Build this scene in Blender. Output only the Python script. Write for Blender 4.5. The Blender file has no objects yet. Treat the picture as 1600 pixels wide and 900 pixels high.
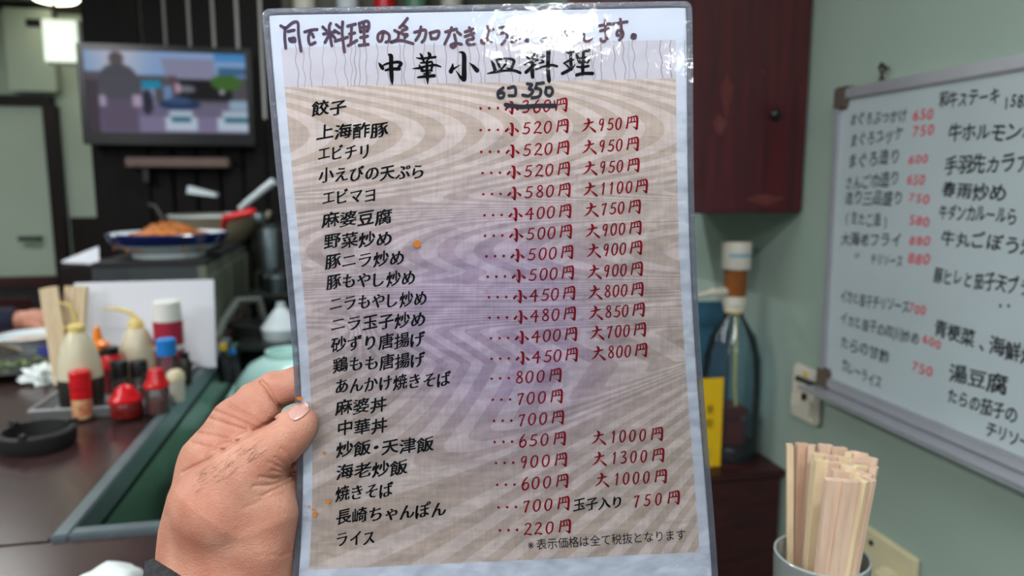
import bpy, bmesh, math, random
import numpy as np
from mathutils import Vector, Matrix
random.seed(7); rng = np.random.default_rng(7)
SC = bpy.context.scene
COL = SC.collection
PI = math.pi

# ------------------------------------------------------------------ camera
EYE = 1.15; PITCH = math.radians(8.07); YAW = math.radians(11.7); FPX = 1150.0
cam_d = bpy.data.cameras.new('camera'); cam = bpy.data.objects.new('camera', cam_d); COL.objects.link(cam)
cam.location = (0, 0, EYE); cam.rotation_euler = (PI/2 - PITCH, 0, -YAW)
cam_d.sensor_width = 36; cam_d.lens = FPX/1600*36; cam_d.clip_start = .02
cam_d.dof.use_dof = True; cam_d.dof.focus_distance = .378; cam_d.dof.aperture_fstop = 7.0
SC.camera = cam
# ------------------------------------------------------------------ world, exposure, large lights
W = bpy.data.worlds.new('world'); SC.world = W; W.use_nodes = True
W.node_tree.nodes['Background'].inputs[0].default_value = (.80, .90, 1.0, 1)
W.node_tree.nodes['Background'].inputs[1].default_value = .26
SC.view_settings.view_transform = 'Standard'; SC.view_settings.look = 'None'
SC.view_settings.gamma = 1; SC.view_settings.exposure = 0.0
SC.cycles.use_denoising = True
CEIL = 2.20
# (x, y, length along x, width along y, power): ceiling lamps built as fixtures further down, the last three added to brighten the menu
CEIL_LAMPS = [(-.02, -2.06, .38, .40, 17.0), (-1.6, .9, .16, 1.2, 25.0), (-2.0, 3.3, 1.2, .16, 16.0), (-.10, 2.0, .5, .12, 11.0), (.57, -2.60, .12, .14, 3.0), (-.25, -.60, 1.2, .16, 25.0), (-2.1, -1.7, .16, 1.2, 54.0), (1.45, -2.3, .16, 1.2, 40.0)]

# ------------------------------------------------------------------ pixel rays
cp, sp, cy, sy = math.cos(PITCH), math.sin(PITCH), math.cos(YAW), math.sin(YAW)
def ray(px, py):
    a = (np.asarray(px, float) - 800)/FPX; b = -(np.asarray(py, float) - 450)/FPX
    F = cp + b*sp; Z = -sp + b*cp
    return np.stack([a*cy + F*sy, F*cy - a*sy, Z], -1)
def P(px, py, d):
    r = ray(px, py)*np.asarray(d, float)[..., None]; r[..., 2] += EYE; return r
def onz(px, py, z):
    r = ray(px, py); return Vector(r*((z - EYE)/r[2])) + Vector((0, 0, EYE))
def ony(px, py, y):
    r = ray(px, py); return Vector(r*(y/r[1])) + Vector((0, 0, EYE))
def onx(px, py, x):
    r = ray(px, py); return Vector(r*(x/r[0])) + Vector((0, 0, EYE))

# ------------------------------------------------------------------ materials
def lin(c):
    return tuple(((v/255)/12.92 if v/255 <= .04045 else ((v/255 + .055)/1.055)**2.4) for v in c)
def mat(name, c, rough=.5, metal=0, trans=0, emit=None, noise=0, nscale=8, bump=0, bscale=60, coat=0, sss=0, stretch=None, c2=None, ior=1.45, alpha=1, spec=.5):
    m = bpy.data.materials.new(name); m.use_nodes = True; nt = m.node_tree; b = nt.nodes['Principled BSDF']
    b.inputs['Base Color'].default_value = (*lin(c), 1); b.inputs['Roughness'].default_value = rough
    b.inputs['Metallic'].default_value = metal; b.inputs['Transmission Weight'].default_value = trans
    b.inputs['IOR'].default_value = ior; b.inputs['Coat Weight'].default_value = coat; b.inputs['Alpha'].default_value = alpha
    b.inputs['Specular IOR Level'].default_value = spec
    if sss:
        b.inputs['Subsurface Weight'].default_value = sss; b.inputs['Subsurface Radius'].default_value = (1, .35, .2); b.inputs['Subsurface Scale'].default_value = .004
    if emit:
        b.inputs['Emission Color'].default_value = (*lin(c), 1); b.inputs['Emission Strength'].default_value = emit
    tc = nt.nodes.new('ShaderNodeTexCoord'); mp = nt.nodes.new('ShaderNodeMapping'); nt.links.new(tc.outputs['Object'], mp.inputs[0])
    if stretch: mp.inputs['Scale'].default_value = stretch
    if noise or c2:
        n = nt.nodes.new('ShaderNodeTexNoise'); n.inputs['Scale'].default_value = nscale; n.inputs['Detail'].default_value = 5
        nt.links.new(mp.outputs[0], n.inputs['Vector'])
        r = nt.nodes.new('ShaderNodeValToRGB'); r.color_ramp.elements[0].position = .3; r.color_ramp.elements[1].position = .7
        l = lin(c); d = lin(c2) if c2 else tuple(v*(1 - noise) for v in l)
        r.color_ramp.elements[0].color = (*d, 1); r.color_ramp.elements[1].color = (*l, 1)
        nt.links.new(n.outputs['Fac'], r.inputs[0]); nt.links.new(r.outputs[0], b.inputs['Base Color'])
    if bump:
        n = nt.nodes.new('ShaderNodeTexNoise'); n.inputs['Scale'].default_value = bscale; n.inputs['Detail'].default_value = 4
        nt.links.new(mp.outputs[0], n.inputs['Vector'])
        bp = nt.nodes.new('ShaderNodeBump'); bp.inputs['Strength'].default_value = bump; bp.inputs['Distance'].default_value = .002
        nt.links.new(n.outputs['Fac'], bp.inputs['Height']); nt.links.new(bp.outputs[0], b.inputs['Normal'])
    return m
def thin_clear(name, tint=(255, 255, 255), rough=.03, extra=0.0, extra_col=(200, 205, 215), bump=0, bscale=150, fres=1.5, haze=None):
    """A thin clear sheet: fresnel mirror over straight-through light, with a share of milky scatter."""
    m = bpy.data.materials.new(name); m.use_nodes = True; nt = m.node_tree; nt.nodes.clear()
    o = nt.nodes.new('ShaderNodeOutputMaterial'); t = nt.nodes.new('ShaderNodeBsdfTransparent'); t.inputs[0].default_value = (*lin(tint), 1)
    g = nt.nodes.new('ShaderNodeBsdfGlossy'); g.inputs['Roughness'].default_value = rough
    f = nt.nodes.new('ShaderNodeFresnel'); f.inputs['IOR'].default_value = fres
    mx = nt.nodes.new('ShaderNodeMixShader'); base = t
    if extra:
        d = nt.nodes.new('ShaderNodeBsdfDiffuse'); d.inputs[0].default_value = (*lin(extra_col), 1)
        m0 = nt.nodes.new('ShaderNodeMixShader'); m0.inputs[0].default_value = extra
        nt.links.new(t.outputs[0], m0.inputs[1]); nt.links.new(d.outputs[0], m0.inputs[2]); base = m0
    nt.links.new(base.outputs[0], mx.inputs[1]); nt.links.new(g.outputs[0], mx.inputs[2]); nt.links.new(f.outputs[0], mx.inputs[0])
    if bump:
        tc = nt.nodes.new('ShaderNodeTexCoord'); n = nt.nodes.new('ShaderNodeTexNoise'); n.inputs['Scale'].default_value = bscale; n.inputs['Detail'].default_value = 3
        nt.links.new(tc.outputs['Object'], n.inputs['Vector'])
        bp = nt.nodes.new('ShaderNodeBump'); bp.inputs['Strength'].default_value = bump; bp.inputs['Distance'].default_value = .001
        nt.links.new(n.outputs['Fac'], bp.inputs['Height']); nt.links.new(bp.outputs[0], g.inputs['Normal']); nt.links.new(bp.outputs[0], f.inputs['Normal'])
    nt.links.new(mx.outputs[0], o.inputs[0]); return m
def attr_mat(name, rough=.5, emit=0, attr='Col', spec=.5):
    m = bpy.data.materials.new(name); m.use_nodes = True; nt = m.node_tree; b = nt.nodes['Principled BSDF']
    a = nt.nodes.new('ShaderNodeAttribute'); a.attribute_name = attr; b.inputs['Roughness'].default_value = rough
    b.inputs['Specular IOR Level'].default_value = spec
    nt.links.new(a.outputs['Color'], b.inputs['Base Color'])
    if emit:
        b.inputs['Base Color'].default_value = (0, 0, 0, 1)
        for l in list(b.inputs['Base Color'].links): nt.links.remove(l)
        nt.links.new(a.outputs['Color'], b.inputs['Emission Color']); b.inputs['Emission Strength'].default_value = emit
    return m

M = dict(
    wall=mat('wall_paint', (158, 176, 166), .55, noise=.10, nscale=3, bump=.15, bscale=90),
    wall2=mat('far_wall_paint', (172, 186, 170), .6, noise=.12, nscale=2),
    kitchen_wall=mat('kitchen_wall_paint', (112, 114, 100), .6, noise=.25, nscale=2),
    ceil=mat('ceiling_paint', (165, 172, 160), .8, noise=.08, nscale=3),
    floor=mat('floor_tile', (62, 50, 44), .5, noise=.3, nscale=5),
    counter=mat('counter_laminate', (66, 46, 46), .22, c2=(50, 36, 36), nscale=22, stretch=(6, 1, 1), bump=.04, bscale=200),
    darkwood=mat('dark_wood', (34, 22, 21), .5, spec=.25, c2=(18, 12, 12), nscale=14, stretch=(1, 1, .15)),
    slat=mat('slat_wood', (22, 16, 16), .6, spec=.2, c2=(11, 8, 8), nscale=18, stretch=(3, 3, .2)),
    redwood=mat('red_wood', (80, 20, 27), .42, c2=(54, 14, 19), nscale=16, stretch=(5, 5, .35), coat=.15),
    redwood2=mat('dark_red_wood', (62, 24, 24), .45, c2=(38, 14, 15), nscale=16, stretch=(1, 5, 5)),
    steel=mat('steel', (120, 130, 135), .32, 1, noise=.15, nscale=20),
    greysteel=mat('painted_steel', (104, 118, 124), .35, .3, noise=.2, nscale=30),
    darksteel=mat('dark_steel', (60, 64, 60), .4, .7, noise=.3, nscale=9),
    black=mat('black_plastic', (20, 20, 22), .35), blackm=mat('black_matt', (34, 33, 35), .6, noise=.3, nscale=30),
    tv=mat('television_case', (14, 14, 17), .25),
    white=mat('white_plastic', (225, 225, 220), .4), cream=mat('cream_plastic', (214, 205, 170), .45, noise=.08, nscale=25),
    ivory=mat('ivory_plastic', (205, 200, 188), .45),
    red=mat('red_plastic', (200, 20, 30), .3), orange=mat('orange_plastic', (240, 130, 20), .35), blue=mat('blue_plastic', (25, 120, 200), .35),
    sauce=mat('dark_sauce', (40, 34, 32), .3), chili=mat('chili_sauce', (110, 22, 18), .3), spice=mat('chili_powder', (170, 60, 35), .6, noise=.3, nscale=200),
    squeeze=mat('milky_plastic', (205, 198, 172), .35, sss=.2), nozzle=mat('yellowed_nozzle', (220, 196, 120), .4),
    glass=thin_clear('clear_glass', (235, 242, 242), .03, extra=.06), glassb=thin_clear('bottle_glass', (214, 230, 238), .04, extra=.05, extra_col=(150, 170, 180), fres=1.3),
    chop=mat('chopstick_wood', (224, 196, 174), .65, c2=(204, 172, 150), nscale=30, stretch=(6, 6, .3)),
    chop2=mat('pale_chopstick_wood', (228, 210, 178), .65, c2=(212, 186, 150), nscale=30, stretch=(6, 6, .3)),
    chop3=mat('dark_chopstick_wood', (216, 182, 158), .65, c2=(200, 164, 140), nscale=30, stretch=(6, 6, .3)),
    board=mat('whiteboard_enamel', (184, 196, 202), .22, noise=.08, nscale=5), alu=mat('aluminium', (176, 178, 186), .4, .45, noise=.1, nscale=20),
    brownplastic=mat('brown_plastic', (92, 80, 72), .4), rope=mat('brown_cord', (70, 55, 45), .8),
    plate=mat('glazed_white', (205, 215, 220), .15), plateblue=mat('blue_glaze', (18, 32, 84), .15), teal=mat('teal_melamine', (186, 226, 220), .2),
    food=mat('fried_noodles', (198, 116, 38), .6, c2=(112, 58, 22), nscale=60), greenfood=mat('green_leaves', (120, 140, 80), .6, c2=(60, 80, 40), nscale=60),
    kitchenpanel=mat('olive_steel_panel', (112, 118, 104), .4, .15, noise=.15, nscale=8), innergreen=mat('green_panel', (92, 128, 110), .3, noise=.25, nscale=5),
    pot=mat('beige_enamel', (150, 140, 118), .35), greenbox=mat('green_plastic', (92, 138, 116), .4, noise=.15, nscale=8), paper=mat('paper_white', (226, 228, 238), .55),
    tissue=mat('tissue_paper', (225, 232, 232), .8), yellow=mat('yellow_card', (222, 180, 20), .5), bluecloth=mat('blue_plastic_sheet', (52, 96, 120), .5),
    navy=mat('navy_cloth', (24, 30, 52), .9, noise=.3, nscale=40), knit=mat('grey_knit', (58, 58, 62), .95, noise=.5, nscale=260, bump=1, bscale=500),
    liquor=mat('amber_liquor', (128, 72, 30), .15), maroon=mat('maroon_plastic', (100, 24, 26), .3), tan=mat('tan_cloth', (170, 140, 110), .8, noise=.2, nscale=15),
    lamp=mat('lamp_glow', (255, 252, 240), .5, emit=9.0), sign=mat('backlit_sign_white', (240, 255, 235), .5, emit=.9), down=mat('downlight_glow', (255, 250, 220), .5, emit=8.0),
    ink=mat('black_ink', (10, 10, 15), .7, spec=.1), marker=mat('marker_ink', (30, 30, 36), .6), markerred=mat('red_marker_ink', (205, 70, 82), .6), redink=mat('red_ink', (152, 6, 34), .7, spec=.1),
    purple=mat('purple_marker', (74, 52, 84), .6, c2=(96, 62, 74), nscale=60), navyink=mat('navy_marker', (24, 26, 46), .6), blueprint=mat('blue_print', (60, 150, 185), .5), stain=mat('sauce_stain', (180, 106, 30), .5),
    labelred=mat('red_label', (165, 30, 60), .5), labelmix=mat('picture_label', (225, 200, 150), .5, c2=(200, 60, 40), nscale=60), violet=mat('violet_glaze', (70, 80, 160), .3),
)

# ------------------------------------------------------------------ mesh helpers
class MB:
    def __init__(s): s.v = []; s.f = []; s.sm = []
    def add(s, vs, fs, smooth=False):
        o = len(s.v); s.v += [tuple(v) for v in vs]; s.f += [tuple(i + o for i in f) for f in fs]; s.sm += [smooth]*len(fs); return s
    def box(s, x0, x1, y0, y1, z0, z1, b=0, Mx=None):
        bm = bmesh.new(); bmesh.ops.create_cube(bm, size=1)
        for v in bm.verts: v.co = Vector((x0 + (v.co.x + .5)*(x1 - x0), y0 + (v.co.y + .5)*(y1 - y0), z0 + (v.co.z + .5)*(z1 - z0)))
        if b: bmesh.ops.bevel(bm, geom=bm.edges[:], offset=b, segments=2, affect='EDGES')
        if Mx is not None: bm.transform(Mx)
        bm.verts.index_update(); s.add([v.co for v in bm.verts], [[v.index for v in f.verts] for f in bm.faces]); bm.free(); return s
    def lathe(s, prof, c=(0, 0, 0), n=28, Mx=None, closed=True):
        vs = []; fs = []
        for r, z in prof:
            for k in range(n):
                a = 2*PI*k/n; p = Vector((r*math.cos(a), r*math.sin(a), z))
                if Mx is not None: p = Mx @ p
                vs.append(p + Vector(c))
        for i in range(len(prof) - 1):
            for k in range(n): fs.append((i*n + k, i*n + (k + 1) % n, (i + 1)*n + (k + 1) % n, (i + 1)*n + k))
        if closed: fs.append(tuple(range(n))[::-1]); fs.append(tuple((len(prof) - 1)*n + k for k in range(n)))
        return s.add(vs, fs, True)
    def tube(s, pts, rad, n=10):
        pts = [Vector(p) for p in pts]; rad = rad if hasattr(rad, '__len__') else [rad]*len(pts); vs = []; fs = []
        up = Vector((.13, .31, .94)).normalized()
        for i, p in enumerate(pts):
            t = (pts[min(i + 1, len(pts) - 1)] - pts[max(i - 1, 0)]).normalized()
            a = t.cross(up)
            if a.length < .1: a = t.cross(Vector((1, 0, 0)))
            a.normalize(); b = t.cross(a)
            for k in range(n):
                w = 2*PI*k/n; vs.append(p + (a*math.cos(w) + b*math.sin(w))*rad[i])
        for i in range(len(pts) - 1):
            for k in range(n): fs.append((i*n + k, i*n + (k + 1) % n, (i + 1)*n + (k + 1) % n, (i + 1)*n + k))
        fs.append(tuple(range(n))[::-1]); fs.append(tuple((len(pts) - 1)*n + k for k in range(n)))
        return s.add(vs, fs, True)
    def build(s, name, m, parent=None, label=None, cat=None, group=None, kind=None):
        me = bpy.data.meshes.new(name); me.from_pydata(s.v, [], s.f); me.update()
        me.polygons.foreach_set('use_smooth', s.sm)
        bm = bmesh.new(); bm.from_mesh(me); bmesh.ops.recalc_face_normals(bm, faces=bm.faces[:]); bm.to_mesh(me); bm.free()
        if any(s.sm): me.set_sharp_from_angle(angle=math.radians(40))
        me.materials.append(m); o = bpy.data.objects.new(name, me); COL.objects.link(o)
        if parent is not None: o.parent = parent; o.matrix_parent_inverse = Matrix.Translation(parent.location).inverted() if parent.type == 'EMPTY' else Matrix()
        tag(o, label, cat, group, kind); return o
def tag(o, label=None, cat=None, group=None, kind=None):
    for k, v in (('label', label), ('category', cat), ('group', group), ('kind', kind)):
        if v: o[k] = v
    return o
def thing(name, loc, label, cat, group=None):
    o = bpy.data.objects.new(name, None); o.empty_display_size = .02; o.location = Vector(loc); COL.objects.link(o)
    return tag(o, label, cat, group)
def struct(name, mb, m, parent=None): return mb.build(name, m, parent, kind='structure')

# ------------------------------------------------------------------ glyphs and lettering
_gc = {}
def glyph(ch):
    if ch not in _gc:
        c = bpy.data.curves.new('g', 'FONT'); c.body = ch; c.resolution_u = 3
        o = bpy.data.objects.new('g', c); COL.objects.link(o); m = o.to_mesh()
        v = np.array([tuple(x.co)[:2] for x in m.vertices]).reshape(-1, 2); f = [tuple(p.vertices) for p in m.polygons]
        o.to_mesh_clear(); bpy.data.objects.remove(o); bpy.data.curves.remove(c)
        cnt = {}
        for t in f:
            for i in range(len(t)):
                e = (t[i], t[(i + 1) % len(t)]); cnt[e] = cnt.get(e, 0) + 1
        nrm = np.zeros_like(v)
        for (a, b), n in cnt.items():
            if (b, a) not in cnt:
                d = v[b] - v[a]; L = np.hypot(*d)
                if L > 0:
                    k = np.array([d[1], -d[0]])/L; nrm[a] += k; nrm[b] += k
        L = np.hypot(nrm[:, 0], nrm[:, 1])[:, None]; nrm = np.where(L > 0, nrm/np.maximum(L, 1e-6), 0)
        # outward whatever the winding
        ar = 0
        for t in f:
            a, b, c2 = v[t[0]], v[t[1]], v[t[2]]; ar += (b[0]-a[0])*(c2[1]-a[1]) - (b[1]-a[1])*(c2[0]-a[0])
        if ar < 0: nrm = -nrm
        if len(v):
            v = v - [(v[:, 0].min() + v[:, 0].max())/2, .36 if ch not in '・、。…' else .36]
        _gc[ch] = (v, nrm, f)
    return _gc[ch]
def is_narrow(ch): return ch in '0123456789'
def layout(text, size, grow=0, brush=0, shear=.0, rise=.0, wob=0, digit=.62, dscale=1.05):
    """verts (N,2) in size units, x from 0 to total, y centred; faces"""
    V = []; F = []; x = 0; n = 0
    for ch in text:
        adv = digit if is_narrow(ch) else 1.0
        if ch == ' ': x += .5; continue
        if ch in '・': adv = .6
        v, nr, f = glyph(ch); v = v.copy()
        s = dscale if is_narrow(ch) else 1.0
        v = v*s + nr*(grow + brush*(np.abs(nr[:, :1])*1.3 - .55))
        if wob:
            a = random.uniform(-wob, wob); v = v*(1 + random.uniform(-wob, wob)*.7) + .012*np.sin(v[:, ::-1]*9 + random.random()*6)
            v = v @ np.array([[math.cos(a), math.sin(a)], [-math.sin(a), math.cos(a)]]); v[:, 1] += random.uniform(-wob, wob)*.4
        if rise and not is_narrow(ch): v[:, 1] += rise*v[:, 0]
        v[:, 0] += (shear if is_narrow(ch) else shear*.4)*v[:, 1]
        v[:, 0] += x + adv/2; x += adv
        V.append(v); F += [tuple(i + n for i in t) for t in f]; n += len(v)
    V = np.concatenate(V); return V*size, F, x*size

# ------------------------------------------------------------------ the laminated sheet
LY = np.array([24, 150, 230, 430, 560, 630, 730, 800, 900, 942]); LX = np.array([420, 430.5, 438, 457, 467.5, 471.5, 473.5, 472, 467, 463])
RY = np.array([12, 140, 380, 500, 620, 720, 900, 912]); RX = np.array([1072, 1073, 1077.5, 1083, 1090, 1099.5, 1112, 1113])
pL = np.polyfit(LY, LX, 5); pR = np.polyfit(RY, RX, 4)
wy = np.array([18, 110, 220, 430, 630, 780, 940]); wd = .21*FPX/np.array([652, 648.5, 644, 635, 627, 623, 622]); pW = np.polyfit(wy, wd, 3)
def edgeL(t):
    y = 24 + t*918; tc = np.clip(t, 0, 1); yc = 24 + tc*918
    x = np.polyval(pL, yc) + np.polyval(np.polyder(pL), yc)*(y - yc)
    d = np.polyval(pW, yc) + np.polyval(np.polyder(pW), yc)*(y - yc); return x, y, d*.985
def edgeR(t):
    y = 12 + t*900; tc = np.clip(t, 0, 1); yc = 12 + tc*900
    x = np.polyval(pR, yc) + np.polyval(np.polyder(pR), yc)*(y - yc)
    d = np.polyval(pW, yc) + np.polyval(np.polyder(pW), yc)*(y - yc); return x, y, d*1.015
def sheet(s, t):
    s = np.asarray(s, float); t = np.asarray(t, float)
    a = P(*edgeL(t)); b = P(*edgeR(t)); return a + (b - a)*s[..., None]
def sheet_n(s, t):
    e = 1e-3; du = sheet(s + e, t) - sheet(s - e, t); dv = sheet(s, t + e) - sheet(s, t - e)
    n = np.cross(dv, du); n /= np.linalg.norm(n, axis=-1, keepdims=True)
    return n            # towards the reader
if sheet_n(np.array(.5), np.array(.5))[1] > 0: _sg = -1
else: _sg = 1
def sheet_off(s, t, h): return sheet(s, t) + _sg*sheet_n(s, t)*h
def proj(w):
    q = w.copy(); q[..., 2] -= EYE
    r = q[..., 0]*cy - q[..., 1]*sy; F = q[..., 0]*sy + q[..., 1]*cy
    d = F*cp - q[..., 2]*sp; u = F*sp + q[..., 2]*cp
    return 800 + FPX*r/d, 450 - FPX*u/d
def inv(px, py):
    px = np.asarray(px, float); py = np.asarray(py, float)
    s = (px - 450)/640; t = (py - 20)/910
    for _ in range(8):
        x, y = proj(sheet(s, t)); e = 1e-3
        xs, ys = proj(sheet(s + e, t)); xt, yt = proj(sheet(s, t + e))
        a, b, c, d = (xs - x)/e, (xt - x)/e, (ys - y)/e, (yt - y)/e; D = a*d - b*c
        ex, ey = px - x, py - y; s = s + (d*ex - b*ey)/D; t = t + (a*ey - c*ex)/D
    return s, t

# ------------------------------------------------------------------ room
R_X = .72
struct('floor', MB().box(-3.2, 2.5, -4.6, 5.2, -.05, 0), M['floor'])
struct('ceiling', MB().box(-3.2, 2.5, -4.6, 5.2, CEIL, CEIL + .05), M['ceil'])
struct('wall_right', MB().box(R_X, R_X + .1, -1.2, 3.2, 0, CEIL), M['wall'])
struct('wall_left', MB().box(-3.2, -3.1, -4.6, 5.2, 0, CEIL), M['wall2'])
struct('wall_far', MB().box(-3.1, -.6, 5.0, 5.1, 0, CEIL), M['wall2'])
struct('wall_back', MB().box(-.42, R_X, 3.12, 3.2, 0, CEIL), M['kitchen_wall'])
struct('wall_behind_slats', MB().box(-.97, -.42, 3.16, 3.2, 0, CEIL), M['wall2'])
struct('trim_1', MB().box(-3.1, -.6, 4.95, 5.0, CEIL - .05, CEIL), M['darkwood'])
# wainscot and door on the far wall
q = ony(85, 340, 4.98); struct('trim_2', MB().box(-1.73, -.6, 4.965, 5.0, 0, q.z), M['darkwood'])
dl = ony(72, 158, 4.95)
d1 = struct('door_1', MB().box(-3.0, dl.x - .02, 4.955, 4.99, 0, dl.z - .03), M['wall2'])
struct('door_frame', MB().box(-3.05, dl.x + .03, 4.93, 5.0, dl.z - .03, dl.z + .03).box(dl.x - .02, dl.x + .05, 4.93, 5.0, 0, dl.z - .03), M['darkwood'], d1)
hk = ony(68, 372, 4.94); MB().tube([(hk.x - .02, 4.955, hk.z), (hk.x - .02, 4.90, hk.z), (hk.x - .12, 4.90, hk.z)], .014).build('door_handle', M['darksteel'], d1)
cl = struct('column_trim', MB().box(-1.97, -1.72, 4.90, 4.95, dl.z + .05, CEIL - .05), M['wall2']); cl.name = 'trim_3'

# ceiling lamps, the last three added fill lights
for i, (x, y, lx, ly, p) in enumerate(CEIL_LAMPS):
    lab = ['large white ceiling light panel above the room behind the camera', 'fluorescent ceiling lamp running over the left aisle', 'fluorescent ceiling lamp near the far door', 'short kitchen ceiling lamp over the sink', 'tiny square ceiling spot lamp behind the camera', 'long added fill lamp just above the near counter', 'added fill lamp behind the camera at the left, lighting the menu', 'added fill lamp behind the camera beyond the right wall, lighting the menu'][i]
    t = thing('ceiling_lamp', (x, y, CEIL), lab, 'lamp')
    MB().box(x - lx/2 - .02, x + lx/2 + .02, y - ly/2 - .02, y + ly/2 + .02, CEIL - .04, CEIL, .005).build('housing', M['white'], t)
    MB().box(x - lx/2, x + lx/2, y - ly/2, y + ly/2, CEIL - .062, CEIL - .041, .004).build('diffuser', M['lamp'], t)
    L = bpy.data.lights.new('lamp_light', 'AREA'); L.shape = 'RECTANGLE'; L.size = lx; L.size_y = ly; L.energy = p; L.color = (.93, .97, 1.0)
    lo = bpy.data.objects.new('lamp_light', L); COL.objects.link(lo); lo.location = (x, y, CEIL - .07); lo.parent = t; lo.matrix_parent_inverse = Matrix.Translation(t.location).inverted()
c = onz(98, 0, CEIL - .02); c.y = 4.7; c.x = -1.62
t = thing('downlight', (c.x, c.y, CEIL), 'round glowing ceiling light at the top left corner', 'lamp')
MB().lathe([(.15, -.02), (.15, 0)], c=(c.x, c.y, CEIL - .001), n=32).build('rim', M['white'], t)
MB().lathe([(.04, -.06), (.10, -.045), (.13, -.021)], c=(c.x, c.y, CEIL), n=32).build('bulb_cover', M['down'], t)

# lit sign
a = ony(66, 31, 4.6); b = ony(124, 97, 4.6)
t = thing('lit_sign', ((a.x + b.x)/2, 4.6, b.z), 'square white backlit sign box hanging above the door', 'sign')
MB().box(a.x - .01, b.x + .01, 4.6, 4.70, b.z - .01, a.z + .01, .006).build('sign_case', M['white'], t)
MB().box(a.x, b.x, 4.592, 4.6, b.z, a.z).build('sign_face', M['sign'], t)
c = ony(40, 45, 4.6); MB().box(a.x + .04, a.x + .055, 4.64, 4.655, a.z + .01, CEIL - .001).box(c.x - .01, a.x - .01, 4.63, 4.66, c.z + .02, c.z + .06).build('bracket', M['darkwood'], t)

# slatted screen behind the television
t = thing('slatted_screen', (-.7, 3.08, 0), 'tall dark wooden slatted screen behind the television', 'screen')
MB().box(-.975, -.78, 3.06, 3.15, 0, CEIL, .004).build('side_panel', M['slat'], t)
sl = MB().box(-.036, .036, -.012, .012, 0, CEIL - .06, .003).build('slat', M['slat'], t)
for k in range(6):
    o = sl if k == 0 else sl.copy()
    if k: COL.objects.link(o)
    o.location = (-.735 + k*.086, 3.07, .05)
MB().box(-.78, -.27, 3.085, 3.10, 0, 1.40).build('lower_board', M['slat'], t)
MB().box(-.78, -.275, 3.084, 3.10, 1.401, CEIL - .01).build('pale_backing', M['white'], t, label='pale backing showing through the slits')
MB().box(-.78, -.32, 3.05, 3.10, 0, .05).build('rail', M['slat'], t)

# ------------------------------------------------------------------ television
TY = 2.97
TL, BR = ony(118, 65, TY), ony(399, 228, TY)
tvx0, tvx1, tvz0, tvz1 = TL.x, BR.x - .0, BR.z, TL.z - .004
t = thing('television', ((tvx0 + tvx1)/2, TY, tvz0), 'flat black television on the slatted screen showing a street with parked cars', 'television')
MB().box(tvx0, tvx1, TY, TY + .05, tvz0, tvz1, .006).build('case', M['tv'], t)
MB().box((tvx0 + tvx1)/2 - .1, (tvx0 + tvx1)/2 + .1, TY + .05, 3.058, tvz0 + .08, tvz1 - .08).build('wall_bracket', M['black'], t)
for (x0, x1, z0, z1) in ((tvx0, tvx1, tvz0, tvz0 + .045), (tvx0, tvx1, tvz1 - .022, tvz1), (tvx0, tvx0 + .022, tvz0 + .045, tvz1 - .022), (tvx1 - .022, tvx1, tvz0 + .045, tvz1 - .022)):
    MB().box(x0, x1, TY - .006, TY, z0, z1, .002).build('bezel', M['tv'], t)
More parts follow.
